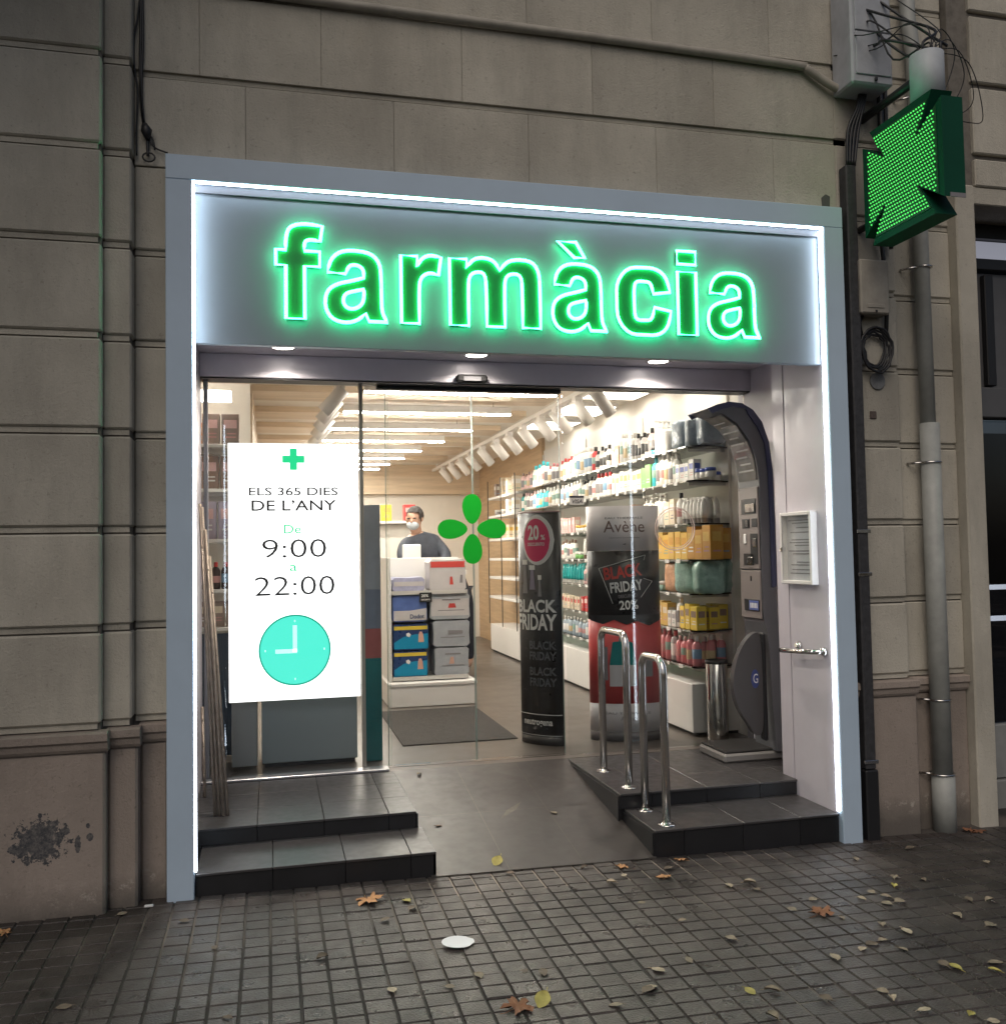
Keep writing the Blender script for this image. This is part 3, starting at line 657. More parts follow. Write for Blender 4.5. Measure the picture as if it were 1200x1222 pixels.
# drop-shaped arm cushion hanging at the foot of the column
ov = [(3.235, .935), (3.19, .938), (3.14, .90), (3.09, .83), (3.055, .73), (3.042, .63), (3.06, .53), (3.10, .45), (3.14, .40), (3.17, .34), (3.225, .33), (3.235, .45)]
cu = part(ws, 'hinged_flap', MB().prism(smooth_poly(ov, 3), .835, .88, 'y', smooth=False), mat('flap_dark', (.075, .072, .075), .4))
part(cu, 'flap_edge', MB().cbox(3.236, 3.262, .83, .885, .30, .93, .008), BLACK)
part(cu, 'flap_emblem', MB().prism([(3.185 + .026 * math.cos(a * .3927), .665 + .055 * math.sin(a * .3927)) for a in range(16)], .8325, .8345, 'y'), mat('emblem_blue', (.05, .07, .22), .4))
part(cu, 'emblem_mark', text_mb('G', lambda a, b: (3.187 + a, .8315, .640 + b), w=.03, h=.055), INKW)
bn = thing('waste_bin', 'slim polished steel waste bin between the shelf plinth and the scale', 'bin', (3.28, 1.52, .175))
part(bn, 'bin_body', MB().lathe([(.066, 0), (.070, .01), (.070, .50), (.066, .505), (.066, .46)], (3.28, 1.52, .176), 24), STEEL)
part(bn, 'bin_rim', MB().lathe([(.071, .50), (.074, .505), (.074, .52), (.067, .525), (.064, .50)], (3.28, 1.52, .176), 24), BLACK)

# ================================================================== ADVERTISING TOTEMS
def ell(a, b, n=36): return [(a * math.sin(2 * math.pi * i / n), -b * math.cos(2 * math.pi * i / n)) for i in range(n)]
BK = mat('totem_black_print', (.018, .018, .02), .35, rvar=.08); TG = mat('totem_grey_print', (.86, .80, .81), .4); TR = mat('totem_red_print', (.58, .06, .06), .4, var=.12, vscale=7); TW = mat('totem_pale_foot', (.55, .52, .53), .4); GH = mat('ghost_print', (.085, .09, .10), .4); MG = mat('magenta_print', (.62, .04, .13), .4); TEAL = mat('teal_print', (.0, .20, .20), .35)
def totem(name, label, loc, a, b, rot, bands):
    o = thing(name, label, 'display stand', loc, rot=(0, 0, rot)); OFF[o.name] = Vector((0, 0, 0)); res = []
    for nm, z0, z1, mt in bands: res.append(part(o, nm, MB().prism(ell(a, b), z0, z1, 'z', smooth=True), mt))
    def wrap(lift=.002):
        def f(u, z):
            s_ = max(-.999, min(.999, u / a)); th = math.asin(s_)
            return ((a + lift) * math.sin(th), -(b + lift) * math.cos(th), z)
        return f
    return o, res, wrap
def wtext(par, name, body, wr, uc, zb, w, h, m, lift=.002, bold=.02, shear=0, rotz=0):
    v, f = text_verts(body, w=w, h=h, bold=bold, shear=shear); k = MB(); c, s_ = math.cos(rotz), math.sin(rotz); g = wr(lift)
    # subdivide so that lettering follows the curve
    k.add([g(uc + a * c - b * s_, zb + a * s_ + b * c) for a, b in v], f)
    return part(par, name, k, m)
def wpoly(par, name, poly, wr, m, lift=.002, n=14):
    """a flat print outlined by poly, cut in upright strips to follow the curve"""
    g = wr(lift); k = MB(); u0 = min(p[0] for p in poly); u1 = max(p[0] for p in poly)
    def span(u):
        zs = []
        for (a, b), (c, d) in zip(poly, poly[1:] + poly[:1]):
            if (a - u) * (c - u) <= 0 and a != c: zs.append(b + (d - b) * (u - a) / (c - a))
        return (min(zs), max(zs)) if zs else None
    for i in range(n):
        a = u0 + (u1 - u0) * (i + .001) / n; c = u0 + (u1 - u0) * (i + .999) / n; sa, sc_ = span(a), span(c)
        if sa and sc_: k.quad(g(a, sa[0]), g(c, sc_[0]), g(c, sc_[1]), g(a, sa[1]))
    return part(par, name, k, m)
def circ(uc, zc, ru, rz, n=28): return [(uc + ru * math.cos(2 * math.pi * i / n), zc + rz * math.sin(2 * math.pi * i / n)) for i in range(n)]
t1, bands, wr = totem('advertising_totem', 'narrow black elliptical totem with a pink 20% disc and black friday lettering', (2.163, 1.80, .175), .168, .07, R(-52),
    [('foot_panel', 0, .055, mat('totem_foot', (.04, .037, .036), .5)), ('printed_wrap', .0555, 1.515, BK), ('top_cap', 1.5155, 1.525, mat('totem_cap', (.5, .32, .33), .4))])
bd = bands[1]
wpoly(bd, 'disc_rim', circ(.03, 1.335, .115, .165), wr, INKW, .002, 24); dsk = wpoly(bd, 'pink_disc', circ(.022, 1.335, .097, .142), wr, MG, .004, 24)
wtext(bd, 'lettering', '20', wr, .005, 1.335, .085, .10, INKW, .006, .03); wtext(bd, 'lettering', '%', wr, .074, 1.335, .030, .035, INKW, .006, .02); wtext(bd, 'lettering', 'DESCUENTO', wr, .022, 1.297, .125, .022, INKW, .006, .02)
for u, z, wd, hh, mt in ((-.075, .985, .046, .19, INKG), (-.012, 1.01, .045, .13, mat('violet_grey_print', (.26, .23, .30), .4)), (.045, .965, .026, .11, INKG)):
    wpoly(bd, 'printed_tube', [(u - wd / 2, z), (u + wd / 2, z), (u + wd * .42, z + hh), (u - wd * .42, z + hh)], wr, mt, .003, 4)
    wpoly(bd, 'printed_cap', [(u - wd / 2, z + hh), (u + wd / 2, z + hh), (u + wd / 2, z + hh + .03), (u - wd / 2, z + hh + .03)], wr, INKW, .003, 4)
wtext(bd, 'lettering', 'BLACK', wr, -.0, .86, .30, .085, INKW, .004, .03); wtext(bd, 'lettering', 'FRIDAY', wr, -.0, .745, .30, .105, INKW, .004, .03)
for i, z in enumerate((.62, .55, .45, .38)): wtext(bd, 'ghost_lettering', ('BLACK', 'FRIDAY')[i % 2], wr, .05, z, .19, .055, GH, .003, .03)
wpoly(bd, 'white_line', [(-.165, .195), (.165, .195), (.165, .200), (-.165, .200)], wr, INKW, .003, 20)
wtext(bd, 'lettering', 'neutrogena', wr, .005, .115, .22, .05, INKW, .003, .02)
wpoly(bd, 'white_line', [(-.165, .062), (.165, .062), (.165, .065), (-.165, .065)], wr, INKW, .003, 20)
t2, bands, wr = totem('advertising_totem', 'wide totem with grey header, black friday panel and red foot behind the handrails', (2.735, 1.76, .175), .243, .10, R(-14),
    [('plinth_panel', 0, .06, mat('totem_foot2', (.10, .09, .09), .5)), ('pale_panel', .0605, .245, TW), ('red_panel', .2455, .80, TR), ('black_panel', .8005, 1.255, BK), ('grey_panel', 1.2555, 1.555, TG)])
gp, bp_, rp_, wp_ = bands[4], bands[3], bands[2], bands[1]
wtext(gp, 'lettering', 'EAU THERMALE', wr, 0, 1.467, .25, .013, INKG, .002, .0); wtext(gp, 'lettering', 'Avène', wr, 0, 1.378, .27, .078, mat('rose_ink', (.22, .14, .13), .5), .002, 0); wtext(gp, 'lettering', 'Laboratoire Dermatologique', wr, 0, 1.335, .20, .013, INKG, .002, 0)
wpoly(gp, 'bird_mark', [(-.015, 1.297), (.005, 1.303), (.012, 1.300), (.002, 1.296)], wr, SDARK, .002, 4)
wtext(bp_, 'lettering', 'BLACK', wr, -.01, 1.075, .25, .085, INKR, .003, .03, rotz=.12); wtext(bp_, 'lettering', 'FRIDAY', wr, .01, .985, .215, .07, INKW, .003, .03, rotz=.10); wtext(bp_, 'lettering', 'DESCUENTO', wr, .015, .945, .125, .022, INKG, .003, .02, rotz=.08); wtext(bp_, 'lettering', '20%', wr, .02, .865, .125, .062, INKW, .003, .02, rotz=.05)
g = wr(.003); fr = MB()
for a, c in (((-.17, 1.14), (.135, 1.225)), ((.135, 1.225), (.125, 1.19)), ((-.17, 1.14), (-.085, .905)), ((.12, 1.07), (.18, 1.05)), ((.18, 1.05), (.10, .945))):
    n = 8
    fr.tube([g(a[0] + (c[0] - a[0]) * i / n, a[1] + (c[1] - a[1]) * i / n) for i in range(n + 1)], .0022, 4)
part(bp_, 'white_outline', fr, INKW)
wpoly(rp_, 'splash', [(-.23, .795), (-.15, .77), (-.08, .80), (0, .765), (.07, .79), (.15, .755), (.23, .79), (.23, .83), (-.23, .83)], wr, BK, .003, 24)
wpoly(rp_, 'printed_bottle', [(-.115, .36), (.06, .36), (.06, .50), (-.115, .50)], wr, TW, .003, 6); wpoly(rp_, 'printed_bottle', [(-.115, .50), (.06, .50), (.055, .63), (.03, .655), (-.09, .655), (-.11, .63)], wr, TEAL, .003, 8)
wpoly(rp_, 'printed_cap', [(-.055, .655), (-.005, .655), (-.01, .73), (-.05, .73)], wr, INKG, .003, 3); wpoly(rp_, 'printed_tube', [(-.165, .40), (-.125, .40), (-.125, .62), (-.165, .62)], wr, INKG, .003, 3); wpoly(rp_, 'printed_tube', [(.08, .42), (.17, .42), (.17, .55), (.08, .55)], wr, INKG, .003, 4)
wtext(wp_, 'lettering', 'EAU THERMALE', wr, 0, .175, .30, .016, INKG, .002, .01); wtext(wp_, 'lettering', 'Avène', wr, 0, .135, .10, .028, INKG, .002, 0)

# ================================================================== SHOP INTERIOR SHELL
sw = thing('shop_room', 'bright pharmacy interior with pale walls, oak back wall and light ceiling', 'room', (1.7, 5.5, .175))
part(sw, 'right_wall', MB().box(3.52, 3.62, 1.46, 6.2, .175, 2.75), CREAM)
part(sw, 'right_wall', MB().box(3.48, 3.62, 6.2, 9.7, .175, 2.75), WOOD)
part(sw, 'left_wall', MB().box(-.30, -.2, 1.43, 9.7, .175, 2.75), CREAM)
part(sw, 'back_wall', MB().box(-.3, 3.62, 9.7, 9.8, .175, 2.40), CREAM)
part(sw, 'wood_bulkhead', MB().box(-.2, 3.48, 9.55, 9.7, 2.32, 2.75), WOODH)
part(sw, 'ceiling', MB().box(-.3, 3.62, 1.46, 9.8, 2.75, 2.85), CEIL)
part(sw, 'front_bulkhead', MB().box(-.3, 3.62, 1.441, 1.46, 2.455, 2.75), CREAM)
for y in (2.2, 3.15, 4.2, 5.2, 6.2, 7.2, 8.2): part(sw, 'ceiling_batten', MB().box(.3, 2.75, y, y + .45, 2.70, 2.7495), WOODH)
part(sw, 'left_bulkhead', MB().box(-.2, .30, 3.2, 9.5, 2.05, 2.7495), WOODH)
for i, (y, x0, x1) in enumerate(((2.52, 1.085, 2.52), (3.50, 1.01, 2.42), (4.55, .95, 2.31), (5.45, .9, 2.20), (6.35, .85, 2.10), (7.2, .8, 2.02), (7.95, .8, 1.94), (8.65, .8, 1.88))):
    f = thing('linear_lamp', ('white linear lamp hung nearest the glass doors', 'second linear lamp from the glass doors', 'third linear lamp from the glass doors', 'fourth linear lamp from the glass doors', 'fifth linear lamp from the glass doors', 'sixth linear lamp from the doors', 'seventh linear lamp from the doors', 'farthest short linear lamp near the back bulkhead')[i], 'lamp', ((x0 + x1) / 2, y, 2.6), 'linear ceiling lamps')
    part(f, 'housing', MB().cbox(x0, x1, y - .03, y + .03, 2.605, 2.665, .003), WHITE); part(f, 'diffuser', MB().box(x0 + .004, x1 - .004, y - .026, y + .026, 2.598, 2.6045), LINEL)
    cd = MB()
    for x in (x0 + .15, x1 - .15): cd.tube([(x, y, 2.665), (x, y, 2.70)], .004, 5)
    part(f, 'hanger', cd, STEEL)
for i, y in enumerate((2.05, 2.95, 3.9, 4.9)):
    f = thing('ceiling_panel', ('glowing square ceiling panel over the nearest shelves', 'second glowing ceiling panel from the doors over the shelves', 'third glowing ceiling panel over the shelves', 'fourth glowing ceiling panel over the far shelves')[i], 'lamp', (3.2, y, 2.7), 'glowing ceiling panels over the shelves')
    part(f, 'panel_frame', MB().box(2.96, 3.44, y - .28, y + .28, 2.712, 2.7495), WHITE); part(f, 'panel_diffuser', MB().box(2.975, 3.425, y - .265, y + .265, 2.708, 2.7115), LPANEL)
# track spots
SPOTM = mat('spot_white', (.72, .68, .64), .45)
def spot(lab, x, y, z, tx, group, lamp):
    o = thing('track_spot', lab, 'spotlight', (x, y, z), group); d = Vector((tx, .12, -.52)).normalized(); p = Vector((x, y, z - .05))
    part(o, 'bracket', MB().cbox(x - .03, x + .03, y - .045, y + .045, z - .03, z + .018, .004), SPOTM)
    part(o, 'lamp_body', MB().tube([p - d * .04, p + d * .17, p + d * .172], [.047, .047, .042], 16), SPOTM)
    if lamp:
        l = bpy.data.lights.new('spot_lamp', 'SPOT'); l.energy = lamp; l.spot_size = R(75); l.spot_blend = .7; l.color = (1, .86, .68); l.shadow_soft_size = .05
        lo = bpy.data.objects.new('spot_lamp', l); COL.objects.link(lo); lo.parent = o; lo.location = (p + d * .19) - OFF[o.name]; lo.rotation_euler = (-d).to_track_quat('Z', 'Y').to_euler()
for nm, x, a, c, lb in (('ceiling_track', 2.72, 2.0, 9.2, 'long white lighting track above the right-hand shelves'), ('ceiling_track', .90, 1.9, 6.2, 'white lighting track above the left side behind the bright display')):
    solo(nm, lb, 'track', MB().box(x - .018, x + .018, a, c, 2.62, 2.655).box(x - .01, x + .01, a + .3, a + .32, 2.655, 2.7).box(x - .01, x + .01, c - .3, c - .32, 2.655, 2.7), SPOTM, (x, a, 2.62))
ORD = ['first', 'second', 'third', 'fourth', 'fifth', 'sixth', 'seventh', 'eighth', 'ninth', 'tenth', 'eleventh', 'twelfth', 'thirteenth']
for i, y in enumerate((2.15, 2.62, 3.15, 3.62, 4.2, 4.75, 5.3, 5.95, 6.6, 7.2, 7.8, 8.4)):
    spot('white spotlight, %s from the doors on the right-hand track' % ORD[i], 2.72, y, 2.60, .46, 'spots on the right track', 38 if i % 2 == 0 and i < 9 else 0)
for i, y in enumerate((2.3, 2.75, 3.2, 3.7, 4.3)):
    spot('white spotlight, %s from the doors on the left-hand track' % ORD[i], .90, y, 2.60, -.46, 'spots on the left track', 60 if i == 1 else 0)

# ================================================================== SHELVES ON THE RIGHT WALL
SZ = [2.135, 1.900, 1.608, 1.362, 1.132, .885, .642]
BAY = [(1.60, 3.20), (3.215, 4.675), (4.69, 6.18), (6.20, 7.62)]
METAL = mat('pale_bracket_metal', (.6, .58, .55), .4, .3)
for bi, (a, c) in enumerate(BAY):
    u = thing('wall_shelving', ('glass wall shelving bay nearest the doors, next to the scale', 'second glass shelving bay, behind the wide grey-headed totem', 'third glass shelving bay, behind the narrow black totem', 'far oak-backed shelving bay behind the clover')[bi], 'shelving', (3.34, (a + c) / 2, .175), 'shelving bays on the right wall')
    pl = part(u, 'plinth', MB().cbox(3.17, 3.515, a + .06 if bi == 0 else a, c, .20, .525, .004), WHITE)
    part(pl, 'toe_board', MB().box(3.20, 3.515, a + .09 if bi == 0 else a + .005, c - .005, .1755, .1995), BLACK)
    if bi < 3:
        part(u, 'back_panel', MB().box(3.50, 3.519, a + .1 if bi == 0 else a, c, .53, 2.60), mat('back_panel', (.80, .76, .70), .55) if bi == 0 else u.children[0].data.materials[0])
        for z in SZ:
            if bi == 0: poly = [(3.175, c), (3.175, 1.66), (3.21, 1.62), (3.30, 1.60), (3.498, 1.70), (3.498, c)]
            else: poly = [(3.185, c), (3.185, a), (3.498, a), (3.498, c)]
            part(u, 'glass_shelf', MB().prism(poly, z - .010, z, 'z'), SHELFG)
            part(u, 'shelf_lip', MB().box(3.170 if bi == 0 else 3.18, 3.1745 if bi == 0 else 3.1845, max(a, 1.67), c, z - .010, z), mat('lip_metal', (.35, .36, .34), .25, .6) if (bi, z) == (0, SZ[0]) else bpy.data.materials['lip_metal'])
            if bi < 2:
                for q in range(7): part(u, 'price_tag', MB().box(3.1655 if bi == 0 else 3.1755, 3.1685 if bi == 0 else 3.1785, a + .22 + q * .19 + random.uniform(-.04, .04), a + .262 + q * .19, z - .024, z + .001), INKW)
            part(u, 'shelf_bracket', MB().box(3.22, 3.497, a + (.14 if bi == 0 else .012), a + (.15 if bi == 0 else .022), z - .03, z - .011), METAL)
        part(u, 'upright', MB().box(3.485, 3.4995, c - .018, c + .004, .53, 2.55), METAL)
    else:
        for z in SZ[:6]: part(u, 'white_shelf', MB().cbox(3.16, 3.475, a, c, z - .03, z, .003), WHITE)
        for y in (a + .02, (a + c) / 2, c - .02): part(u, 'upright', MB().box(3.15, 3.159, y - .006, y + .006, .53, 2.35), BLACK)

# ------------------------------------------------------------------ products
PC = {'white': (.80, .78, .74), 'cream': (.72, .62, .48), 'peach': (.72, .40, .24), 'pink': (.62, .22, .24), 'rose': (.70, .45, .44), 'teal': (.01, .30, .30), 'aqua': (.05, .50, .58), 'green': (.18, .42, .12), 'amber': (.62, .30, .03), 'gold': (.70, .44, .08), 'orange': (.75, .25, .03), 'red': (.55, .05, .05), 'blue': (.05, .10, .45), 'grey': (.34, .33, .33), 'black': (.02, .02, .02), 'brown': (.26, .17, .13), 'lilac': (.42, .36, .45), 'yellow': (.75, .55, .06), 'mint': (.30, .48, .42), 'greyblue': (.34, .41, .48), 'clear': (.55, .52, .50), 'dark': (.05, .03, .03), 'taupe': (.30, .23, .20)}
PM = {k: mat('product_' + k, v, .32, var=.06, vscale=30, rnd=.10) for k, v in PC.items()}
_pc = {}
LABV = [None, mat('label_rose', (.55, .28, .27), .4), mat('label_sage', (.25, .38, .33), .4), mat('label_sand', (.55, .42, .25), .4), mat('label_sky', (.20, .34, .50), .4)]
def pmesh(kind, col, c2, var=0):
    key = (kind, col, c2, var)
    if key in _pc: return _pc[key]
    m = MB(); mats = [PM[col], PM[c2], LABV[var] or (INKG if col in ('white', 'cream', 'rose', 'clear', 'peach') else INKW)]
    if kind == 'bottle': m.lathe([(.026, 0), (.029, .006), (.029, .028 + .012 * (var % 3)), (.0292, .029 + .012 * (var % 3)), (.0292, .098 - .014 * (var % 2)), (.029, .099 - .014 * (var % 2)), (.029, .118), (.020, .136), (.011, .142), (.0125, .143), (.0125, .170), (.0105, .173)], n=12, ms=[0, 0, 0, 2 if col != 'clear' else 1, 0, 0, 0, 0, 1, 1, 1])
    elif kind == 'pump_bottle':
        m.lathe([(.030, 0), (.034, .006), (.034, .040), (.0342, .041), (.0342, .108), (.034, .109), (.034, .128), (.022, .146), (.012, .150), (.014, .151), (.014, .163), (.005, .165), (.005, .185), (.011, .187), (.011, .197)], n=12, ms=[0, 0, 0, 1 if col == 'white' else 2, 0, 0, 0, 0, 1, 1, 1, 1, 1, 1])
        m.box(-.036, 0, -.006, .006, .186, .196, 1)
    elif kind == 'tube': m.lathe([(.017, 0), (.018, .003), (.018, .030), (.020, .031), (.022, .06), (.018, .12), (.007, .150)], n=10, ms=[1, 1, 0, 0, 0, 0], ey=1.0); m.box(-.003, .003, -.025, .025, .145, .158, 0)
    elif kind == 'jar': m.lathe([(.030, 0), (.034, .004), (.034, .036), (.031, .039), (.035, .040), (.035, .060), (.033, .062)], n=14, ms=[0, 0, 0, 0, 1, 1])
    elif kind == 'box':
        m.cbox(-.03, .03, -.035, .035, 0, .13, .0015, 0); m.box(-.0306, -.03, -.026, .026, .07, .105, 1); m.box(-.0306, -.03, -.022, .022, .03, .036, 2); m.box(-.0306, -.03, -.022, .012, .045, .050, 2)
        m.box(-.02, .02, -.0356, -.035, .07, .105, 1); m.box(-.018, .018, -.0356, -.035, .03, .036, 2)
    elif kind == 'wrapped_pack':
        mats[0] = mat('crinkled_wrap_' + col, PC[col], .22, var=.35, vscale=16, bump=1.0, bscale=22, rnd=.1)
        n = 28; rq = random.Random(len(_pc)); prof_ = [(.80, 0), (.95, .010), (1.0, .035), (.985, .065), (1.0, .10), (.99, .135), (.93, .158), (.70, .170)]
        v = []; f = []
        for pr2, pz in prof_:
            for k in range(n):
                a = 2 * math.pi * k / n; q = (abs(math.cos(a)) ** 5 + abs(math.sin(a)) ** 5) ** -.2
                w2 = 1 + .035 * math.sin(a * 9 + pz * 60) * (1 if pz > .1 else .5) + rq.uniform(-.012, .012); v.append((.074 * q * pr2 * w2 * math.cos(a), .084 * q * pr2 * w2 * math.sin(a), pz + rq.uniform(-.002, .002)))
        for i in range(len(prof_) - 1):
            for k in range(n): f.append((i * n + k, i * n + (k + 1) % n, (i + 1) * n + (k + 1) % n, (i + 1) * n + k))
        m.add(v, f, 0, True); b0 = len(m.v) - n; m.f.append(tuple(b0 + k for k in range(n))); m.m.append(0); m.sm.append(False)
    me = m.mesh(kind, mats); _pc[key] = me; return me
CATS = {'bottle': 'bottle', 'pump_bottle': 'bottle', 'tube': 'tube', 'jar': 'jar', 'box': 'box', 'wrapped_pack': 'pack'}
def product(kind, col, c2, x, y, z, where, group, s=(1, 1, 1), rz=0):
    cw = {'greyblue': 'grey-blue', 'rose': 'pale pink', 'clear': 'clear'}.get(col, col)
    o = bpy.data.objects.new(kind, pmesh(kind, col, c2, random.choice((0, 0, 1, 2, 3, 4)))); COL.objects.link(o); o.location = (x, y, z); o.scale = s; o.rotation_euler = (0, 0, rz)
    return props(o, '%s %s %s' % (cw, kind.replace('_', ' ').replace('pump bottle', 'pump bottle'), where), CATS[kind], group)
def row(spec, ya, yb, z, where, group, x=3.225, jit=.006, rows=1):
    """spec: list of (kind, colour, second colour, number, scale); laid from the far end to the near end"""
    items = []
    for kind, col, c2, n, s in spec: items += [(kind, col, c2, s * (1.18 if group.endswith('nearest shelving bay') else 1.12))] * n
    W = {'bottle': .06, 'pump_bottle': .072, 'tube': .052, 'jar': .074, 'box': .074, 'wrapped_pack': .172}
    tot = sum(W[k] * s for k, _, _, s in items); gap = max(0, (yb - ya - tot) / max(1, len(items)))
    y = yb
    for k, col, c2, s in items:
        wd = W[k] * s; y -= wd / 2 + gap / 2
        sc_ = (s, s, s * random.uniform(.93, 1.1))
        third = (yb - y) / (yb - ya)
        product(k, col, c2, x + (s - 1) * .03 + random.uniform(0, jit) + (.06 if k == 'wrapped_pack' else 0), y, z + .0006, ('at the far end ' if third < .33 else 'in the middle ' if third < .67 else 'at the near end ') + where.replace('on the ', 'of the ').replace('of the shelving bay nearest', 'in the nearest bay').replace('of the second shelving bay', 'in the second bay').replace('of the third shelving bay', 'in the third bay').replace('of the far oak-backed bay', 'in the oak-backed bay'), group, sc_, random.uniform(-.5, .5) if k != 'box' else random.uniform(-.09, .09))
        y -= wd / 2 + gap / 2
SH = ['on the top shelf', 'on the second shelf', 'on the third shelf', 'on the fourth shelf', 'on the fifth shelf', 'on the sixth shelf', 'on the lowest shelf']
B1 = [
 [('box', 'peach', 'white', 2, .95), ('bottle', 'white', 'white', 4, 1.15), ('bottle', 'clear', 'black', 4, .95), ('bottle', 'rose', 'black', 1, 1.0), ('jar', 'aqua', 'black', 1, .8), ('pump_bottle', 'white', 'white', 3, 1.0), ('wrapped_pack', 'greyblue', 'white', 3, .95)],
 [('box', 'white', 'gold', 7, 1.05), ('box', 'green', 'green', 2, 1.05), ('bottle', 'aqua', 'aqua', 1, 1.0), ('bottle', 'white', 'white', 5, 1.05), ('box', 'white', 'blue', 4, .85), ('jar', 'white', 'blue', 3, .9)],
 [('box', 'peach', 'orange', 5, 1.1), ('jar', 'gold', 'white', 2, .9), ('pump_bottle', 'white', 'white', 5, .98), ('box', 'cream', 'white', 2, 1.1), ('bottle', 'white', 'black', 1, 1.0), ('tube', 'white', 'grey', 6, .95)],
 [('bottle', 'gold', 'amber', 6, .95), ('bottle', 'amber', 'amber', 6, .95), ('box', 'gold', 'amber', 6, 1.2), ('box', 'amber', 'gold', 3, 1.35)],
 [('bottle', 'rose', 'white', 5, 1.0), ('tube', 'white', 'red', 4, 1.0), ('tube', 'pink', 'white', 4, 1.0), ('jar', 'mint', 'white', 2, .9), ('wrapped_pack', 'peach', 'mint', 1, .95), ('wrapped_pack', 'mint', 'mint', 2, 1.15)],
 [('box', 'pink', 'white', 4, .9), ('bottle', 'lilac', 'black', 3, 1.0), ('box', 'white', 'red', 3, .7), ('box', 'gold', 'cream', 4, 1.05), ('box', 'white', 'grey', 2, .75), ('bottle', 'white', 'white', 1, 1.0), ('box', 'yellow', 'brown', 3, 1.05)],
 [('bottle', 'white', 'grey', 5, .85), ('bottle', 'cream', 'brown', 2, .9), ('box', 'orange', 'gold', 2, 1.15), ('bottle', 'pink', 'pink', 3, 1.0), ('bottle', 'grey', 'pink', 1, 1.0), ('bottle', 'pink', 'white', 4, .95)]]
for i, sp_l in enumerate(B1): row(sp_l, 1.66, 3.18, SZ[i], '%s of the shelving bay nearest' % SH[i], 'products in the nearest shelving bay')
for i, sp_l in enumerate(B1):
    k_, c_, c2_, n_, s_ = sp_l[-1]
    for x_, ya_, nn_ in ((3.335, 1.665, 2), (3.425, 1.70, 2)):
        if k_ == 'wrapped_pack': nn_ = 1
        row([(k_, c_, c2_, nn_, s_)], ya_, ya_ + (.20 if k_ != 'wrapped_pack' else .23), SZ[i], '%s of the shelving bay nearest' % SH[i], 'products in the nearest shelving bay', x=x_ - (.05 if k_ == 'wrapped_pack' else 0))
B2 = [
 [('bottle', 'white', 'red', 4, 1.0), ('bottle', 'white', 'white', 5, 1.25), ('bottle', 'red', 'black', 1, 1.15), ('bottle', 'clear', 'black', 4, .95)],
 [('bottle', 'white', 'white', 7, .95), ('bottle', 'white', 'black', 4, .95), ('bottle', 'white', 'red', 4, 1.0)],
 [('box', 'rose', 'white', 5, .95), ('jar', 'white', 'gold', 4, .9), ('box', 'white', 'pink', 6, 1.0)],
 [('bottle', 'white', 'brown', 5, .9), ('jar', 'green', 'white', 2, .9), ('tube', 'white', 'brown', 6, 1.0), ('bottle', 'white', 'cream', 3, .9)],
 [('tube', 'teal', 'white', 8, 1.0), ('bottle', 'rose', 'white', 3, .9), ('tube', 'green', 'white', 6, 1.0)],
 [('box', 'cream', 'red', 6, .85), ('box', 'red', 'white', 3, .9), ('bottle', 'white', 'grey', 6, .85)],
 [('bottle', 'greyblue', 'white', 9, .85), ('tube', 'teal', 'grey', 6, .9)]]
for i, sp_l in enumerate(B2): row(sp_l, 3.24, 4.66, SZ[i], '%s of the second shelving bay' % SH[i], 'products in the second shelving bay')
B3 = [
 [('bottle', 'rose', 'brown', 4, .95), ('bottle', 'white', 'aqua', 4, 1.2), ('bottle', 'white', 'pink', 3, .95)],
 [('bottle', 'teal', 'black', 1, .95), ('bottle', 'white', 'rose', 4, .95), ('bottle', 'aqua', 'white', 4, 1.0), ('bottle', 'white', 'white', 3, 1.0)],
 [('bottle', 'brown', 'green', 2, .95), ('box', 'white', 'rose', 6, 1.0), ('box', 'rose', 'white', 3, .9)],
 [('box', 'rose', 'white', 5, .85), ('bottle', 'cream', 'gold', 4, .9), ('box', 'white', 'gold', 4, .9)],
 [('tube', 'rose', 'white', 10, 1.0), ('tube', 'white', 'pink', 4, 1.0)],
 [('box', 'white', 'red', 8, .7), ('jar', 'white', 'rose', 6, .9)],
 [('box', 'cream', 'white', 6, .8), ('box', 'white', 'red', 5, .7), ('jar', 'rose', 'white', 3, .9)]]
for i, sp_l in enumerate(B3): row(sp_l, 4.72, 6.16, SZ[i], '%s of the third shelving bay' % SH[i], 'products in the third shelving bay')
B4 = [[('box', 'taupe', 'white', 1, 1.2), ('box', 'cream', 'white', 3, 1.4)], [('jar', 'grey', 'white', 2, 1.0), ('box', 'white', 'cream', 2, 1.2)], [('box', 'black', 'grey', 1, .9), ('box', 'cream', 'gold', 3, 1.1)]]
for i, sp_l in enumerate(B4): row(sp_l, 6.3, 7.5, SZ[i], '%s of the far oak-backed bay' % SH[i], 'products in the far bay', x=3.22)

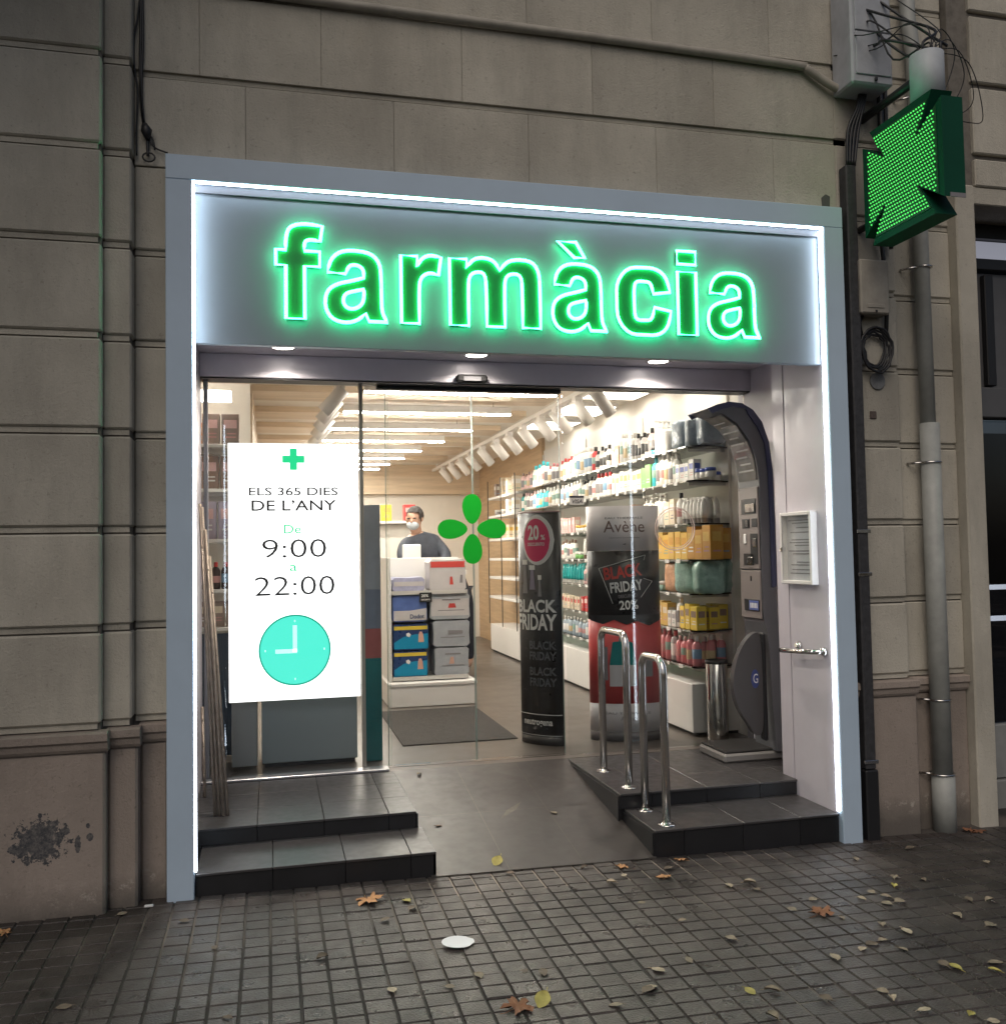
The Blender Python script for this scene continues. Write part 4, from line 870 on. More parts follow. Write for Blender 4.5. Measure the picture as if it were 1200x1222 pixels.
# ================================================================== LEFT SHELF UNIT WITH BOXES
ls = thing('left_shelving', 'white shelf unit with boxes and dark bottles at the left edge of the shop', 'shelving', (.1, 2.2, .175))
part(ls, 'back_board', MB().box(-.198, .30, 2.42, 2.44, .18, 2.62), CREAM); part(ls, 'lower_panel', MB().box(-.198, .24, 2.05, 2.06, .18, .95), mat('dark_blue_panel', (.03, .05, .085), .4))
LZ = [2.155, 1.87, 1.55, 1.23, .99]
for z in LZ: part(ls, 'shelf', MB().cbox(-.198, .30, 2.0, 2.419, z - .022, z, .003), WHITE)
part(ls, 'top_lamp', MB().cbox(-.19, .19, 2.0, 2.12, 2.44, 2.50, .004), LPANEL)
for i, (k, c, c2, n, s, z, lb) in enumerate((('box', 'taupe', 'rose', 2, 1.55, LZ[0], 'on the top left shelf'), ('box', 'brown', 'rose', 3, 1.65, LZ[1], 'on the left shelf beside the bright display'), ('box', 'lilac', 'rose', 3, 1.85, LZ[2], 'on the left shelf, middle row'), ('bottle', 'dark', 'red', 6, 1.0, LZ[3], 'on the left shelf, lower row'), ('box', 'taupe', 'cream', 3, 1.25, LZ[4], 'on the lowest left shelf'))):
    wd = (.075 if k == 'box' else .06) * s
    for j in range(n): product(k, c, c2, .24 - wd * .5 - j * wd * 1.03, 2.11, z + .0006, lb, 'goods on the left shelf', (s, s, s), R(90))
product('box', 'orange', 'peach', -.02, 2.11, LZ[0] + .0006, 'on the top left shelf', 'goods on the left shelf', (1.2, 1.2, 1.1), R(90))
cb = thing('low_cabinet', 'low grey-white cabinet under the bright display', 'cabinet', (.64, 1.75, .175))
part(cb, 'cabinet_body', MB().cbox(.37, .935, 1.62, 1.98, .20, .70, .004), mat('cabinet_grey', (.42, .47, .48), .35)); part(cb, 'toe_board', MB().box(.39, .92, 1.64, 1.96, .1755, .1995), BLACK)
cb = thing('low_cabinet', 'narrow white cabinet with an open top tray beside the leaning slats', 'cabinet', (.25, 1.75, .175))
part(cb, 'cabinet_body', MB().cbox(.20, .345, 1.58, 1.9, .20, .60, .004), mat('cabinet_white', (.50, .52, .52), .4)); part(cb, 'top_tray', MB().cbox(.21, .34, 1.59, 1.88, .601, .64, .004), mat('tray_cream', (.6, .5, .42), .5))
gpn = thing('printed_side_panel', 'upright printed panel in grey, red and teal behind the door edge', 'panel', (1.03, 1.75, .175))
for nm, z0, z1, c in (('grey_band', 1.22, 1.74, (.42, .45, .50)), ('blue_grey_band', .98, 1.2195, (.24, .28, .36)), ('red_band', .80, .9795, (.50, .16, .15)), ('teal_band', .178, .7995, (.02, .20, .21))):
    part(gpn, nm, MB().cbox(.985, 1.085, 1.60, 1.66, z0, z1, .002), mat('panel_' + nm, c, .35, var=.15, vscale=6))

# ================================================================== GONDOLA WITH NAPPY PACKS, MAT, COUNTER, PERSON
go = thing('gondola', 'white gondola display with two glass-fronted shelves facing the door', 'display unit', (1.7, 4.2, .175))
bs = part(go, 'base', MB().cbox(1.36, 2.085, 3.52, 4.92, .178, .345, .004), WHITE); part(bs, 'base_top', MB().cbox(1.35, 2.095, 3.51, 4.93, .3455, .375, .004), WHITE)
part(go, 'centre_panel', MB().cbox(1.40, 2.03, 3.93, 4.0, .3755, 1.40, .003), WHITE); part(go, 'side_post', MB().cbox(1.372, 1.396, 3.60, 4.3, .3755, 1.405, .003), WHITE)
for z in (.405, 1.115): part(go, 'shelf', MB().cbox(1.40, 2.04, 3.60, 3.929, z - .02, z, .002), METAL)
for z in (.405, 1.115): part(go, 'shelf_rail', MB().box(1.40, 2.04, 3.594, 3.5995, z - .02, z + .012), METAL)
def pack(label, x0, x1, z0, z1, base, band, bandz, txt, y=3.615, extra=None):
    o = thing('nappy_pack', label, 'pack', ((x0 + x1) / 2, y, z0), 'nappy packs on the gondola'); c = .022
    pts = [(x0, z0 + c), (x0 + c, z0), (x1 - c, z0), (x1, z0 + c), (x1 - .004, (z0 + z1) / 2), (x1, z1 - c), (x1 - c, z1), ((x0 + x1) / 2, z1 - .006), (x0 + c, z1), (x0, z1 - c), (x0 + .004, (z0 + z1) / 2)]
    m = MB(); m.prism(pts, y + .012, y + .24, 'y'); ins = [(x0 + (px - x0) * .97 + (x1 - x0) * .015, z0 + (pz - z0) * .97 + (z1 - z0) * .015) for px, pz in pts]
    m.prism(ins, y, y + .012, 'y'); b_ = part(o, 'pack_body', m, base)
    if band: part(b_, 'printed_band', MB().prism([(x0 + .012, z0 + (z1 - z0) * bandz[0]), (x1 - .012, z0 + (z1 - z0) * bandz[0]), (x1 - .012, z0 + (z1 - z0) * bandz[1]), (x0 + .012, z0 + (z1 - z0) * bandz[1])], y - .0015, y - .0005, 'y'), band)
    if extra:
        for q_, (nm, poly, mt) in enumerate(extra): part(b_, nm, MB().prism([(x0 + (x1 - x0) * a, z0 + (z1 - z0) * c_) for a, c_ in poly], y - .003 - q_ * .0013, y - .0018 - q_ * .0013, 'y'), mt)
    if txt: part(b_, 'lettering', text_mb(txt[0], lambda a, b: (x0 + (x1 - x0) * txt[1] + a, y - .0075, z0 + (z1 - z0) * txt[2] + b), w=(x1 - x0) * txt[3], h=(z1 - z0) * txt[4], bold=.02), txt[5])
    return o
NAVY = mat('pack_navy', (.02, .045, .14), .3, rvar=.1); CYAN = mat('pack_cyan', (.01, .24, .42), .3); SILV = mat('pack_silver', (.36, .38, .41), .3, var=.12, vscale=14, bump=.12, bscale=18); YEL = mat('pack_yellow', (.65, .48, .05), .4); PBL = mat('pack_blue', (.10, .16, .40), .3, var=.3, vscale=9); PWH = mat('pack_white', (.55, .52, .52), .35, var=.08, vscale=10); SKIN_P = mat('print_skin', (.55, .32, .24), .5)
curve = ('cyan_wave', [(.04, .06), (.97, .06), (.97, .62), (.6, .60), (.3, .52), (.04, .30)], CYAN)
baby = ('baby_print', [(.70, .30), (.86, .30), (.84, .58), (.80, .70), (.74, .70), (.71, .58)], SKIN_P); dot = ('round_mark', [(.38, .55), (.46, .50), (.50, .60), (.44, .68), (.37, .64)], INKW)
pack('navy and cyan nappy pack with yellow band, lowest left in the gondola', 1.405, 1.70, .407, .628, NAVY, YEL, (.80, .93), None, extra=[curve, baby, dot])
pack('navy and cyan nappy pack with yellow band, above the lowest left one', 1.405, 1.71, .632, .850, NAVY, YEL, (.78, .92), None, extra=[curve, baby, dot])
pack('blue and white nappy pack with dark lettering, left column of the gondola', 1.405, 1.70, .868, 1.09, PBL, PWH, (.05, .42), ('Dodot', .70, .12, .40, .16, NAVY), extra=[('white_sweep', [(.04, .06), (.97, .06), (.97, .50), (.5, .42)], PWH)])
line = [('printed_frame', [(.2, .34), (.85, .34), (.85, .37), (.2, .37)], INKG), ('printed_frame', [(.45, .45), (.65, .45), (.62, .62), (.48, .62)], INKR), ('printed_frame', [(.3, .74), (.75, .74), (.75, .79), (.3, .79)], INKG)]
pack('silver nappy pack with a baby print, lowest right in the gondola', 1.755, 2.05, .407, .645, SILV, None, None, None, extra=[line[0], line[2], ('baby_print', [(.42, .42), (.56, .42), (.54, .66), (.46, .66)], SKIN_P)])
pack('silver nappy pack with grey print, middle of the right column', 1.745, 2.06, .65, .872, SILV, None, None, None, extra=line[:1] + [('printed_frame', [(.4, .45), (.8, .48), (.8, .60), (.4, .62)], INKG)])
pack('silver nappy pack with rose print, upper right under the shelf rail', 1.72, 2.065, .877, 1.095, SILV, PWH, (.15, .8), None, extra=line)
pack('row of small lilac packs on the upper gondola shelf', 1.41, 1.68, 1.117, 1.24, mat('pack_lilac', (.42, .42, .58), .3, var=.25, vscale=20), PWH, (.4, .7), None)
pack('white carton with rose banner on the upper gondola shelf', 1.72, 2.035, 1.117, 1.385, PWH, INKR, (.74, .93), None, extra=[('printed_frame', [(.55, .2), (.65, .2), (.62, .45), (.56, .45)], INKR), ('printed_frame', [(.82, .25), (.9, .25), (.9, .5), (.84, .5)], INKG)])
sgn = thing('offer_card', 'small black offer card with white figures clipped to the gondola shelf', 'sign', (1.69, 3.58, 1.06))
part(sgn, 'card', MB().box(1.63, 1.735, 3.588, 3.590, 1.03, 1.11), BLACK); part(sgn, 'lettering', text_mb('20%', lambda a, b: (1.675 + a, 3.5865, 1.072 + b), w=.06, h=.024, bold=.02), INKW); part(sgn, 'lettering', text_mb('DESCUENTO', lambda a, b: (1.682 + a, 3.5865, 1.045 + b), w=.075, h=.012, bold=.02), INKW)
solo('door_mat', 'dark grey entrance mat on the shop floor in front of the gondola', 'mat', MB().cbox(1.26, 2.04, 1.98, 3.36, .1755, .183, .003), mat('mat_fibre', (.055, .05, .047), .95, var=.35, vscale=40, bump=.8, bscale=220), (1.65, 2.6, .1755))
co = thing('sales_counter', 'white sales counter behind the gondola where the pharmacist leans', 'counter', (1.8, 5.2, .175))
part(co, 'counter_body', MB().cbox(1.2, 2.30, 5.05, 5.50, .178, 1.22, .004), WHITE); part(co, 'counter_top', MB().cbox(1.17, 2.33, 5.02, 5.53, 1.2205, 1.26, .004), WHITE)
mo = thing('till_screen', 'white back of a till screen standing on the counter before the pharmacist', 'monitor', (1.84, 5.2, 1.26))
part(mo, 'screen_back', MB().cbox(1.70, 1.885, 5.10, 5.13, 1.30, 1.53, .01), WHITE); part(mo, 'foot', MB().cbox(1.73, 1.85, 5.07, 5.19, 1.2605, 1.275, .004).box(1.775, 1.805, 5.115, 5.129, 1.275, 1.31), STEEL)
tm = thing('card_terminal', 'small black card terminal on the counter by the leaning pharmacist', 'terminal', (2.2, 5.2, 1.26)); part(tm, 'terminal_body', MB().cbox(2.16, 2.26, 5.12, 5.20, 1.2605, 1.31, .008), BLACK); part(tm, 'terminal_screen', MB().box(2.18, 2.24, 5.117, 5.1195, 1.28, 1.30), INKG)
bu = thing('back_shelf', 'cream shelf unit with a few coloured boxes behind the counter', 'shelving', (1.6, 7.2, .175))
part(bu, 'unit_body', MB().cbox(1.0, 2.2, 7.2, 7.5, .178, 1.80, .004), CREAM); part(bu, 'unit_shelf', MB().cbox(1.0, 2.2, 7.05, 7.5, 1.802, 1.835, .004), WHITE)
for c, c2, x, s, sz in (('red', 'brown', 1.35, 1.6, 1.2), ('yellow', 'gold', 1.78, 1.8, 1.5), ('red', 'rose', 2.06, 2.0, 1.5), ('brown', 'cream', 1.55, 1.8, 1.1)): product('box', c, c2, x, 7.12, 1.836, 'on the cream shelf behind the pharmacist', 'boxes behind the counter', (s, s, sz), R(90))

# ---- pharmacist leaning on the counter
def skinned(name, verts, edges, mats, sub=2):
    me = bpy.data.meshes.new(name); me.from_pydata([v[0] for v in verts], edges, [])
    o = bpy.data.objects.new(name, me); COL.objects.link(o)
    o.modifiers.new('skin', 'SKIN')
    if not me.skin_vertices: me.attributes.new
    for i, v in enumerate(verts):
        r = v[1] if isinstance(v[1], tuple) else (v[1], v[1])
        me.skin_vertices[0].data[i].radius = r; me.skin_vertices[0].data[i].use_root = i == 0
    s = o.modifiers.new('sub', 'SUBSURF'); s.levels = sub; s.render_levels = sub
    me.materials.append(mats); o.modifiers['skin'].use_smooth_shade = True
    return o
SK = mat('skin', (.46, .27, .19), .5); CLO = mat('dark_jacket', (.045, .052, .07), .75, var=.3, vscale=18, bump=.3); TRS = mat('navy_trousers', (.02, .024, .04), .8); HAIR = mat('short_dark_hair', (.025, .02, .018), .7, bump=.6, bscale=90); MASK = mat('face_mask', (.42, .45, .48), .8)
pe = thing('person', 'person in a dark jacket and face mask leaning forward over the counter', 'person', (2.42, 5.85, .175)); OFF[pe.name] = Vector((2.42, 5.85, .175))
pv_ = [((2.38, 5.80, 1.10), (.15, .11)), ((2.30, 5.76, 1.25), (.145, .11)), ((2.10, 5.70, 1.40), (.165, .12)), ((1.97, 5.63, 1.555), (.15, .105)), ((1.925, 5.59, 1.655), (.058, .058)), ((1.90, 5.56, 1.70), (.06, .062)), ((1.885, 5.545, 1.765), (.080, .092)), ((1.888, 5.55, 1.835), (.082, .098)), ((1.90, 5.56, 1.885), (.05, .06)),
  ((1.80, 5.57, 1.555), .064), ((1.735, 5.43, 1.41), .050), ((1.80, 5.29, 1.315), .038), ((1.83, 5.24, 1.288), .028),
  ((2.13, 5.67, 1.56), .064), ((2.22, 5.52, 1.42), .052), ((2.16, 5.36, 1.315), .038), ((2.12, 5.30, 1.29), .028),
  ((2.36, 5.74, .95), .088), ((2.40, 5.78, .62), .062), ((2.44, 5.82, .25), .045), ((2.40, 5.70, .215), (.035, .045)),
  ((2.48, 5.88, .95), .088), ((2.52, 5.92, .62), .062), ((2.54, 5.98, .25), .045), ((2.50, 5.87, .215), (.035, .045))]
pv_ = [(tuple(Vector(a) - OFF[pe.name]), r) for a, r in pv_]
bo = skinned('body', pv_, [(0, 1), (1, 2), (2, 3), (3, 4), (4, 5), (5, 6), (6, 7), (7, 8), (3, 9), (9, 10), (10, 11), (11, 12), (3, 13), (13, 14), (14, 15), (15, 16), (0, 17), (17, 18), (18, 19), (19, 20), (0, 21), (21, 22), (22, 23), (23, 24)], SK); bo.parent = pe; OFF[bo.name] = OFF[pe.name]
def grow(k): return (tuple(x + .014 for x in k)) if isinstance(k, tuple) else k + .014
jk = skinned('jacket', [(pv_[i][0], grow(pv_[i][1])) for i in (0, 1, 2, 3, 9, 10, 11, 13, 14, 15)] + [(tuple(Vector(pv_[4][0]) + Vector((.012, .01, -.012))), .078), (tuple(Vector(pv_[0][0]) + Vector((.03, .02, -.17))), (.155, .125))], [(0, 11), (0, 1), (1, 2), (2, 3), (3, 4), (4, 5), (5, 6), (3, 7), (7, 8), (8, 9), (3, 10)], CLO); jk.parent = pe
tz = skinned('trousers', [(pv_[i][0], grow(pv_[i][1]) if i else (.12, .09)) for i in (0, 17, 18, 19, 21, 22, 23)], [(0, 1), (1, 2), (2, 3), (0, 4), (4, 5), (5, 6)], TRS); tz.parent = pe
hc = Vector((1.888, 5.55, 1.80)); fd = Vector((-.45, -.85, -.28)).normalized()     # the face looks down to the screen
def ellips(c, rx, ry, rz, n=16, cut=None):
    m = MB(); v = []; f = []
    for i in range(n // 2 + 1):
        th = math.pi * i / (n // 2)
        for k in range(n):
            ph = 2 * math.pi * k / n; v.append(Vector((rx * math.sin(th) * math.cos(ph), ry * math.sin(th) * math.sin(ph), rz * math.cos(th))) + c)
    for i in range(n // 2):
        for k in range(n): f.append((i * n + k, i * n + (k + 1) % n, (i + 1) * n + (k + 1) % n, (i + 1) * n + k))
    if cut: f = [q for q in f if cut(sum((v[i] for i in q), Vector()) / 4)]
    return m.add(v, f, 0, True)
part(pe, 'hair', ellips(hc + Vector((.012, .015, .035)), .094, .105, .105, 20, lambda p: (p - hc).dot(fd) < .035 and (p - hc).z > -.03 or (p - hc).z > .07), HAIR)
part(pe, 'face_mask', ellips(hc + fd * .045 + Vector((0, 0, -.055)), .066, .060, .050, 16, lambda p: (p - hc).dot(fd) > .01), MASK)
side = fd.cross(Vector((0, 0, 1))).normalized()
eb = MB()
for s_ in (-1, 1): eb.tube([hc + fd * .088 + side * s_ * .018 + Vector((0, 0, .03)), hc + fd * .084 + side * s_ * .048 + Vector((0, 0, .028))], .006, 6)
part(pe, 'eyebrows', eb, HAIR)
part(pe, 'nose', MB().tube([hc + fd * .085 + Vector((0, 0, .02)), hc + fd * .102 + Vector((0, 0, -.012))], [.008, .013], 8), SK)
for s_ in (-1, 1): part(pe, 'ear', ellips(hc + side * s_ * .086 + Vector((0, 0, .0)), .012, .02, .03, 10), SK)
def hand(c, d):
    d = Vector(d).normalized(); u = Vector((0, 0, 1)); s_ = d.cross(u).normalized(); m = MB()
    for i, ln in enumerate((.07, .082, .078, .06)):
        b_ = c + s_ * (.030 - .019 * i) + d * .05; m.tube([b_ - d * .05, b_, b_ + d * ln * .6 - u * .006, b_ + d * ln - u * .018], [.012, .011, .009, .007], 6)
    m.tube([c + s_ * .03, c + s_ * .055 + d * .03 - u * .006, c + s_ * .06 + d * .06 - u * .012], [.012, .010, .008], 6)
    return m
part(pe, 'hand', hand(Vector((1.835, 5.23, 1.288)), (.2, -1, -.15)), SK); part(pe, 'hand', hand(Vector((2.115, 5.29, 1.29)), (-.5, -1, -.15)), SK)

# ================================================================== FITTINGS ON THE FACADE
DG = mat('cross_dark_green', (.002, .055, .03), .6, var=.1, spec=.2); DGF = mat('cross_face_green', (.003, .06, .02), .5); LEDG = emis('cross_led', (.10, .9, .16), 1.0, (.1, .6, .1))
cr = thing('pharmacy_cross', 'projecting green pharmacy cross sign covered in small green lights', 'sign', (3.46, -.33, 3.25))
cyc, czc, hs = -.335, 3.245, .292
CP = [(-.79, 1), (.79, 1), (.47, .47), (1, .80), (1, -.80), (.47, -.47), (.80, -1), (-.80, -1), (-.47, -.47), (-1, -.80), (-1, .80), (-.47, .47)]
poly = [(cyc - a * hs, czc + b * hs) for a, b in CP]
def xprism(poly, x0, x1):
    v, f = fill_shape([poly], (x1 - x0) / 2); return MB().add([((x0 + x1) / 2 + c, a, b) for a, b, c in v], f)
part(cr, 'cross_case', xprism(poly, 3.402, 3.515), DG)
part(cr, 'led_board', xprism([(cyc + (a - cyc) * .88, czc + (b - czc) * .88) for a, b in poly], 3.3985, 3.4015), DGF)
def inside(a, b, pl):
    r = False; j = len(pl) - 1
    for i in range(len(pl)):
        if (pl[i][1] > b) != (pl[j][1] > b) and a < (pl[j][0] - pl[i][0]) * (b - pl[i][1]) / (pl[j][1] - pl[i][1]) + pl[i][0]: r = not r
        j = i
    return r
dm = MB(); q = [(cyc + (a - cyc) * .86, czc + (b - czc) * .86) for a, b in poly]; N = 27
for i in range(N):
    for j in range(N):
        a = cyc + (i - (N - 1) / 2 + (.5 if j % 2 else 0)) * hs * 1.72 / N; b = czc + (j - (N - 1) / 2) * hs * 1.72 / N
        if inside(a, b, q): dm.prism([(a + .0038 * math.cos(k * math.pi / 3), b + .0038 * math.sin(k * math.pi / 3)) for k in range(6)], 3.394, 3.3984, 'x')
part(cr, 'led_dots', dm, LEDG, kind='stuff')
part(cr, 'name_plate', MB().box(3.43, 3.512, cyc - hs - .0045, cyc - hs - .0005, czc - .235, czc - .215), INKG)
part(cr, 'white_post', MB().lathe([(.078, 0), (.078, .235), (.07, .24), (.07, .225)], (3.50, -.42, 3.545), 24), mat('post_white', (.42, .45, .48), .5, var=.15))
part(cr, 'wall_arm', MB().tube([(3.50, -.42, 3.70), (3.50, .09, 3.70)], .022, 8), BLACK); part(cr, 'wall_arm', MB().tube([(3.46, -.06, 3.1), (3.46, .09, 3.1)], .018, 8), BLACK)
tg = MB(); rnd = random.Random(3)
for i in range(10):
    a = Vector((3.50 + rnd.uniform(-.05, .05), -.42 + rnd.uniform(-.05, .05), 3.78)); b = a + Vector((rnd.uniform(-.15, .12), rnd.uniform(-.05, .2), rnd.uniform(.05, .22))); c = Vector((3.42 + rnd.uniform(-.12, .1), .05, 4.0 + rnd.uniform(.0, .6)))
    tg.tube(soft([a, a + Vector((0, 0, .05)), b, (b + c) / 2 + Vector((rnd.uniform(-.1, .1), 0, rnd.uniform(-.05, .1))), c]), rnd.choice((.003, .005, .007)), 5)
for i in range(4):
    x0 = 3.56 + .05 * i; tg.tube(soft([(3.52, -.42, 3.80), (x0 + .06, -.38, 3.95 - .05 * i), (x0 + .17, -.34, 3.86 - .1 * i), (x0 + .12, -.30, 3.66 - .04 * i), (3.56, -.33, 3.56)], 7), .0025, 5)
solo('cable_tangle', 'tangle of thin black cables above the green cross', 'cables', tg, BLACK, (3.5, -.3, 3.8))
jb = thing('junction_box', 'large grey metal junction box high on the wall above the portal', 'junction box', (3.40, .0, 4.05))
part(jb, 'cabinet', MB().cbox(3.325, 3.565, -.09, .088, 3.80, 4.34, .010), BOXG); part(jb, 'door_panel', MB().cbox(3.345, 3.55, -.098, -.0905, 4.075, 4.32, .003), BOXG); part(jb, 'door_panel', MB().cbox(3.345, 3.55, -.098, -.0905, 3.845, 4.068, .003), BOXG); part(jb, 'lock', MB().cbox(3.45, 3.465, -.104, -.0905, 3.815, 3.835, .003), BLACK)
jb2 = thing('junction_box', 'small beige junction box on the pier under the green cross', 'junction box', (3.47, .03, 2.75))
part(jb2, 'cabinet', MB().cbox(3.395, 3.565, .0, .088, 2.635, 2.92, .008), BEIGEP); part(jb2, 'lid_ridge', MB().cbox(3.43, 3.53, -.004, -.0003, 2.665, 2.685, .002), BEIGEP); part(jb2, 'lock', MB().cbox(3.475, 3.487, -.006, -.0003, 2.642, 2.655, .002), BLACK)
solo('conduit', 'beige conduit pipe running along the upper wall joint to the junction box', 'pipe', MB().tube(soft([(-.10, .07, 3.985), (1.6, .07, 3.968), (2.40, .07, 3.958), (3.10, .065, 3.942), (3.16, .06, 3.925), (3.26, .055, 3.868), (3.32, .05, 3.838), (3.36, .04, 3.832), (3.42, .03, 3.845)], 4), .021, 10), BEIGEP, (1.6, .07, 3.96))
co_ = MB(); rnd = random.Random(5)
for i in range(5):
    r = .062 + .008 * i; co_.tube([(3.505 + (r + rnd.uniform(-.008, .008)) * math.cos(a * math.pi / 12), .062 - .006 * i, 2.47 + (r * 1.15 + rnd.uniform(-.006, .006)) * math.sin(a * math.pi / 12) * (1.25 if a > 12 else 1)) for a in range(24)], .0065, 6, True)
co_.tube([(3.43, .06, 2.52), (3.42, .06, 2.60), (3.44, .06, 2.645)], .012, 6); co_.tube([(3.575, .06, 2.50), (3.59, .06, 2.7), (3.57, .05, 2.95), (3.55, .04, 3.1)], .012, 6)
solo('cable_coil', 'coil of black cable hanging under the small beige junction box', 'cable', co_, BLACK, (3.5, .05, 2.47))
dt = thing('cable_duct', 'flat black cable duct running down the wall right of the portal', 'duct', (3.37, .05, 0))
part(dt, 'duct_strip', MB().cbox(3.345, 3.405, .02, .088, .30, 3.42, .006), BLACKM); part(dt, 'duct_foot', MB().cbox(3.338, 3.412, .012, .088, -.07, .298, .006), BLACK)
cbl = MB()
for i in range(4): cbl.tube(soft([(3.36 + .014 * i, .03, 3.42), (3.37 + .02 * i, .03, 3.6), (3.42 + .012 * i, .02, 3.72), (3.44 + .012 * i, .02, 3.80)]), .009, 6)
cbl.tube([(3.575, .05, 3.15), (3.585, .05, 3.6), (3.58, .05, 4.6)], .018, 6); cbl.tube([(3.62, .05, 3.0), (3.615, .05, 3.8), (3.62, .05, 4.6)], .012, 6)
part(dt, 'loose_cable', cbl, BLACK)
for z in (.33, 1.28, 1.5): part(dt, 'clip', MB().cbox(3.335, 3.415, .014, .0195, z, z + .018, .002), STEEL)
dpn = thing('drainpipe', 'pale grey drainpipe with metal brackets running down the right-hand wall', 'pipe', (3.84, .08, 0))
part(dpn, 'pipe', MB().tube([(3.835, .085, 2.05), (3.83, .085, 3.2), (3.825, .085, 4.1), (3.80, .085, 4.3), (3.80, .085, 5)], .039, 16), PVC); part(dpn, 'lower_pipe', MB().tube([(3.84, .08, .22), (3.838, .08, 2.08)], .050, 18), PVC); part(dpn, 'foot_pipe', MB().tube([(3.84, .078, -.07), (3.84, .078, .235)], .058, 18), PVC)
for z in (.235, .62, 1.87, 2.92, 3.85):
    r = .061 if z < .3 else .053 if z < 2 else .042
    part(dpn, 'bracket', MB().tube([(3.838 + r * math.cos(a * math.pi / 10), .082 + r * math.sin(a * math.pi / 10), z) for a in range(20)], .006, 6, True).tube([(3.79, .08, z), (3.74, .145, z)], .006, 6), STEEL)
lc = MB()
for k, pts in enumerate(([(-.107, 3.95), (-.108, 3.77), (-.110, 3.55), (-.104, 3.40), (-.09, 3.30)], [(-.103, 3.95), (-.100, 3.70), (-.106, 3.5), (-.098, 3.36), (-.083, 3.28), (-.079, 3.19)], [(-.105, 3.95), (-.122, 3.80), (-.137, 3.70), (-.134, 3.58), (-.121, 3.48), (-.126, 3.3), (-.125, 3.19)], [(-.09, 3.30), (-.06, 3.27), (-.05, 3.22)], [(-.085, 3.29), (-.055, 3.235), (-.01, 3.215), (.004, 3.213)])):
    lc.tube(soft([(a, .072, b) for a, b in pts]), .0065 if k < 2 else .004, 6)
lc.tube([(-.093, .068, 3.33), (-.083, .064, 3.30), (-.078, .066, 3.26)], [.012, .024, .010], 8); lc.tube([(-.075 + .025 * math.cos(a * .524), .07, 3.185 + .02 * math.sin(a * .524)) for a in range(12)], .004, 5, True)
solo('hanging_cable', 'black cables hanging with a knot at the upper left corner of the portal', 'cable', lc, BLACK, (-.1, .07, 3.4))

# neighbouring shop front at the right edge
ns = thing('neighbour_shopfront', 'dark neighbouring shop window at the right edge of the picture', 'shop front', (4.9, .45, 0))
DFR = mat('dark_grey_frame', (.10, .10, .105), .45, var=.1); DPN = mat('dark_interior', (.012, .012, .014), .7)
part(ns, 'upper_panel', MB().cbox(4.19, 6.2, .40, .46, 2.34, 3.02, .004), DFR); part(ns, 'transom', MB().cbox(4.19, 6.2, .34, .46, 2.16, 2.335, .006), DFR); part(ns, 'head_rail', MB().cbox(4.19, 6.2, .36, .46, 3.03, 3.095, .004), BLACK)
part(ns, 'upper_pane', MB().box(4.19, 6.2, .40, .41, 3.10, 3.21), emis('dim_lit_pane', (.7, .72, .85), .30, (.3, .3, .35))); part(ns, 'head_rail', MB().cbox(4.19, 6.2, .36, .46, 3.215, 3.298, .004), BLACK)
part(ns, 'mullion', MB().cbox(4.47, 4.53, .36, .399, 2.35, 3.0, .004), BLACK)
part(ns, 'pane', MB().box(4.19, 6.2, .43, .44, .40, 2.155), glass('dim_glass', (.5, .5, .52), 1.0)); part(ns, 'room_back', MB().box(4.1, 6.4, 2.0, 2.05, -.1, 2.3).box(4.05, 4.10, .63, 2.0, -.1, 2.3), DPN); part(ns, 'room_floor', MB().box(4.1, 6.4, .47, 2.0, -.12, -.05), DPN)
part(ns, 'stall_riser', MB().cbox(4.195, 6.2, .40, .47, .09, .395, .006), mat('pale_riser', (.26, .265, .26), .6, var=.15)); part(ns, 'stall_base', MB().cbox(4.205, 6.2, .375, .47, -.2, .085, .006), mat('pale_base', (.24, .24, .23), .6, var=.15))
for z in (1.14, .94): part(ns, 'light_tube', MB().box(4.62, 5.6, .9, .93, z, z + .03), emis('cool_tube', (.85, .92, 1), 2.5))

# ================================================================== LITTER: leaves and paper
LFM = {0: mat('pale_dry_leaf', (.33, .27, .20), .8, var=.4, vscale=60, rnd=.35), 1: mat('brown_dry_leaf', (.15, .115, .085), .8, var=.3, vscale=60, rnd=.2), 2: mat('yellow_leaf', (.42, .36, .10), .7, var=.3, vscale=50, rnd=.15), 3: mat('orange_plane_leaf', (.50, .26, .12), .75, var=.3, vscale=40, rnd=.1), 4: mat('rust_plane_leaf', (.26, .115, .06), .8, var=.3, vscale=40, rnd=.1)}
def oblong(curl, seed):
    r = random.Random(seed); m = MB(); n = 7; L_ = .045; v = []; f = []
    for i in range(n):
        t = i / (n - 1); w_ = .0165 * math.sin(math.pi * min(1, t * .93 + .05)) ** .8 + .0006
        for s_ in (-1, -.45, .45, 1):
            v.append(((t - .5) * 2 * L_ * .5, s_ * w_ + r.uniform(-.0008, .0008), .003 + curl * .011 * s_ * s_ + .008 * curl * math.sin(t * 3.1) + r.uniform(0, .0012)))
    for i in range(n - 1):
        for k in range(3): f.append((i * 4 + k, i * 4 + k + 1, i * 4 + k + 5, i * 4 + k + 4))
    m.add(v, f, 0, True); m.tube([(.022, 0, .006), (.034, .002, .004)], .0009, 4); return m
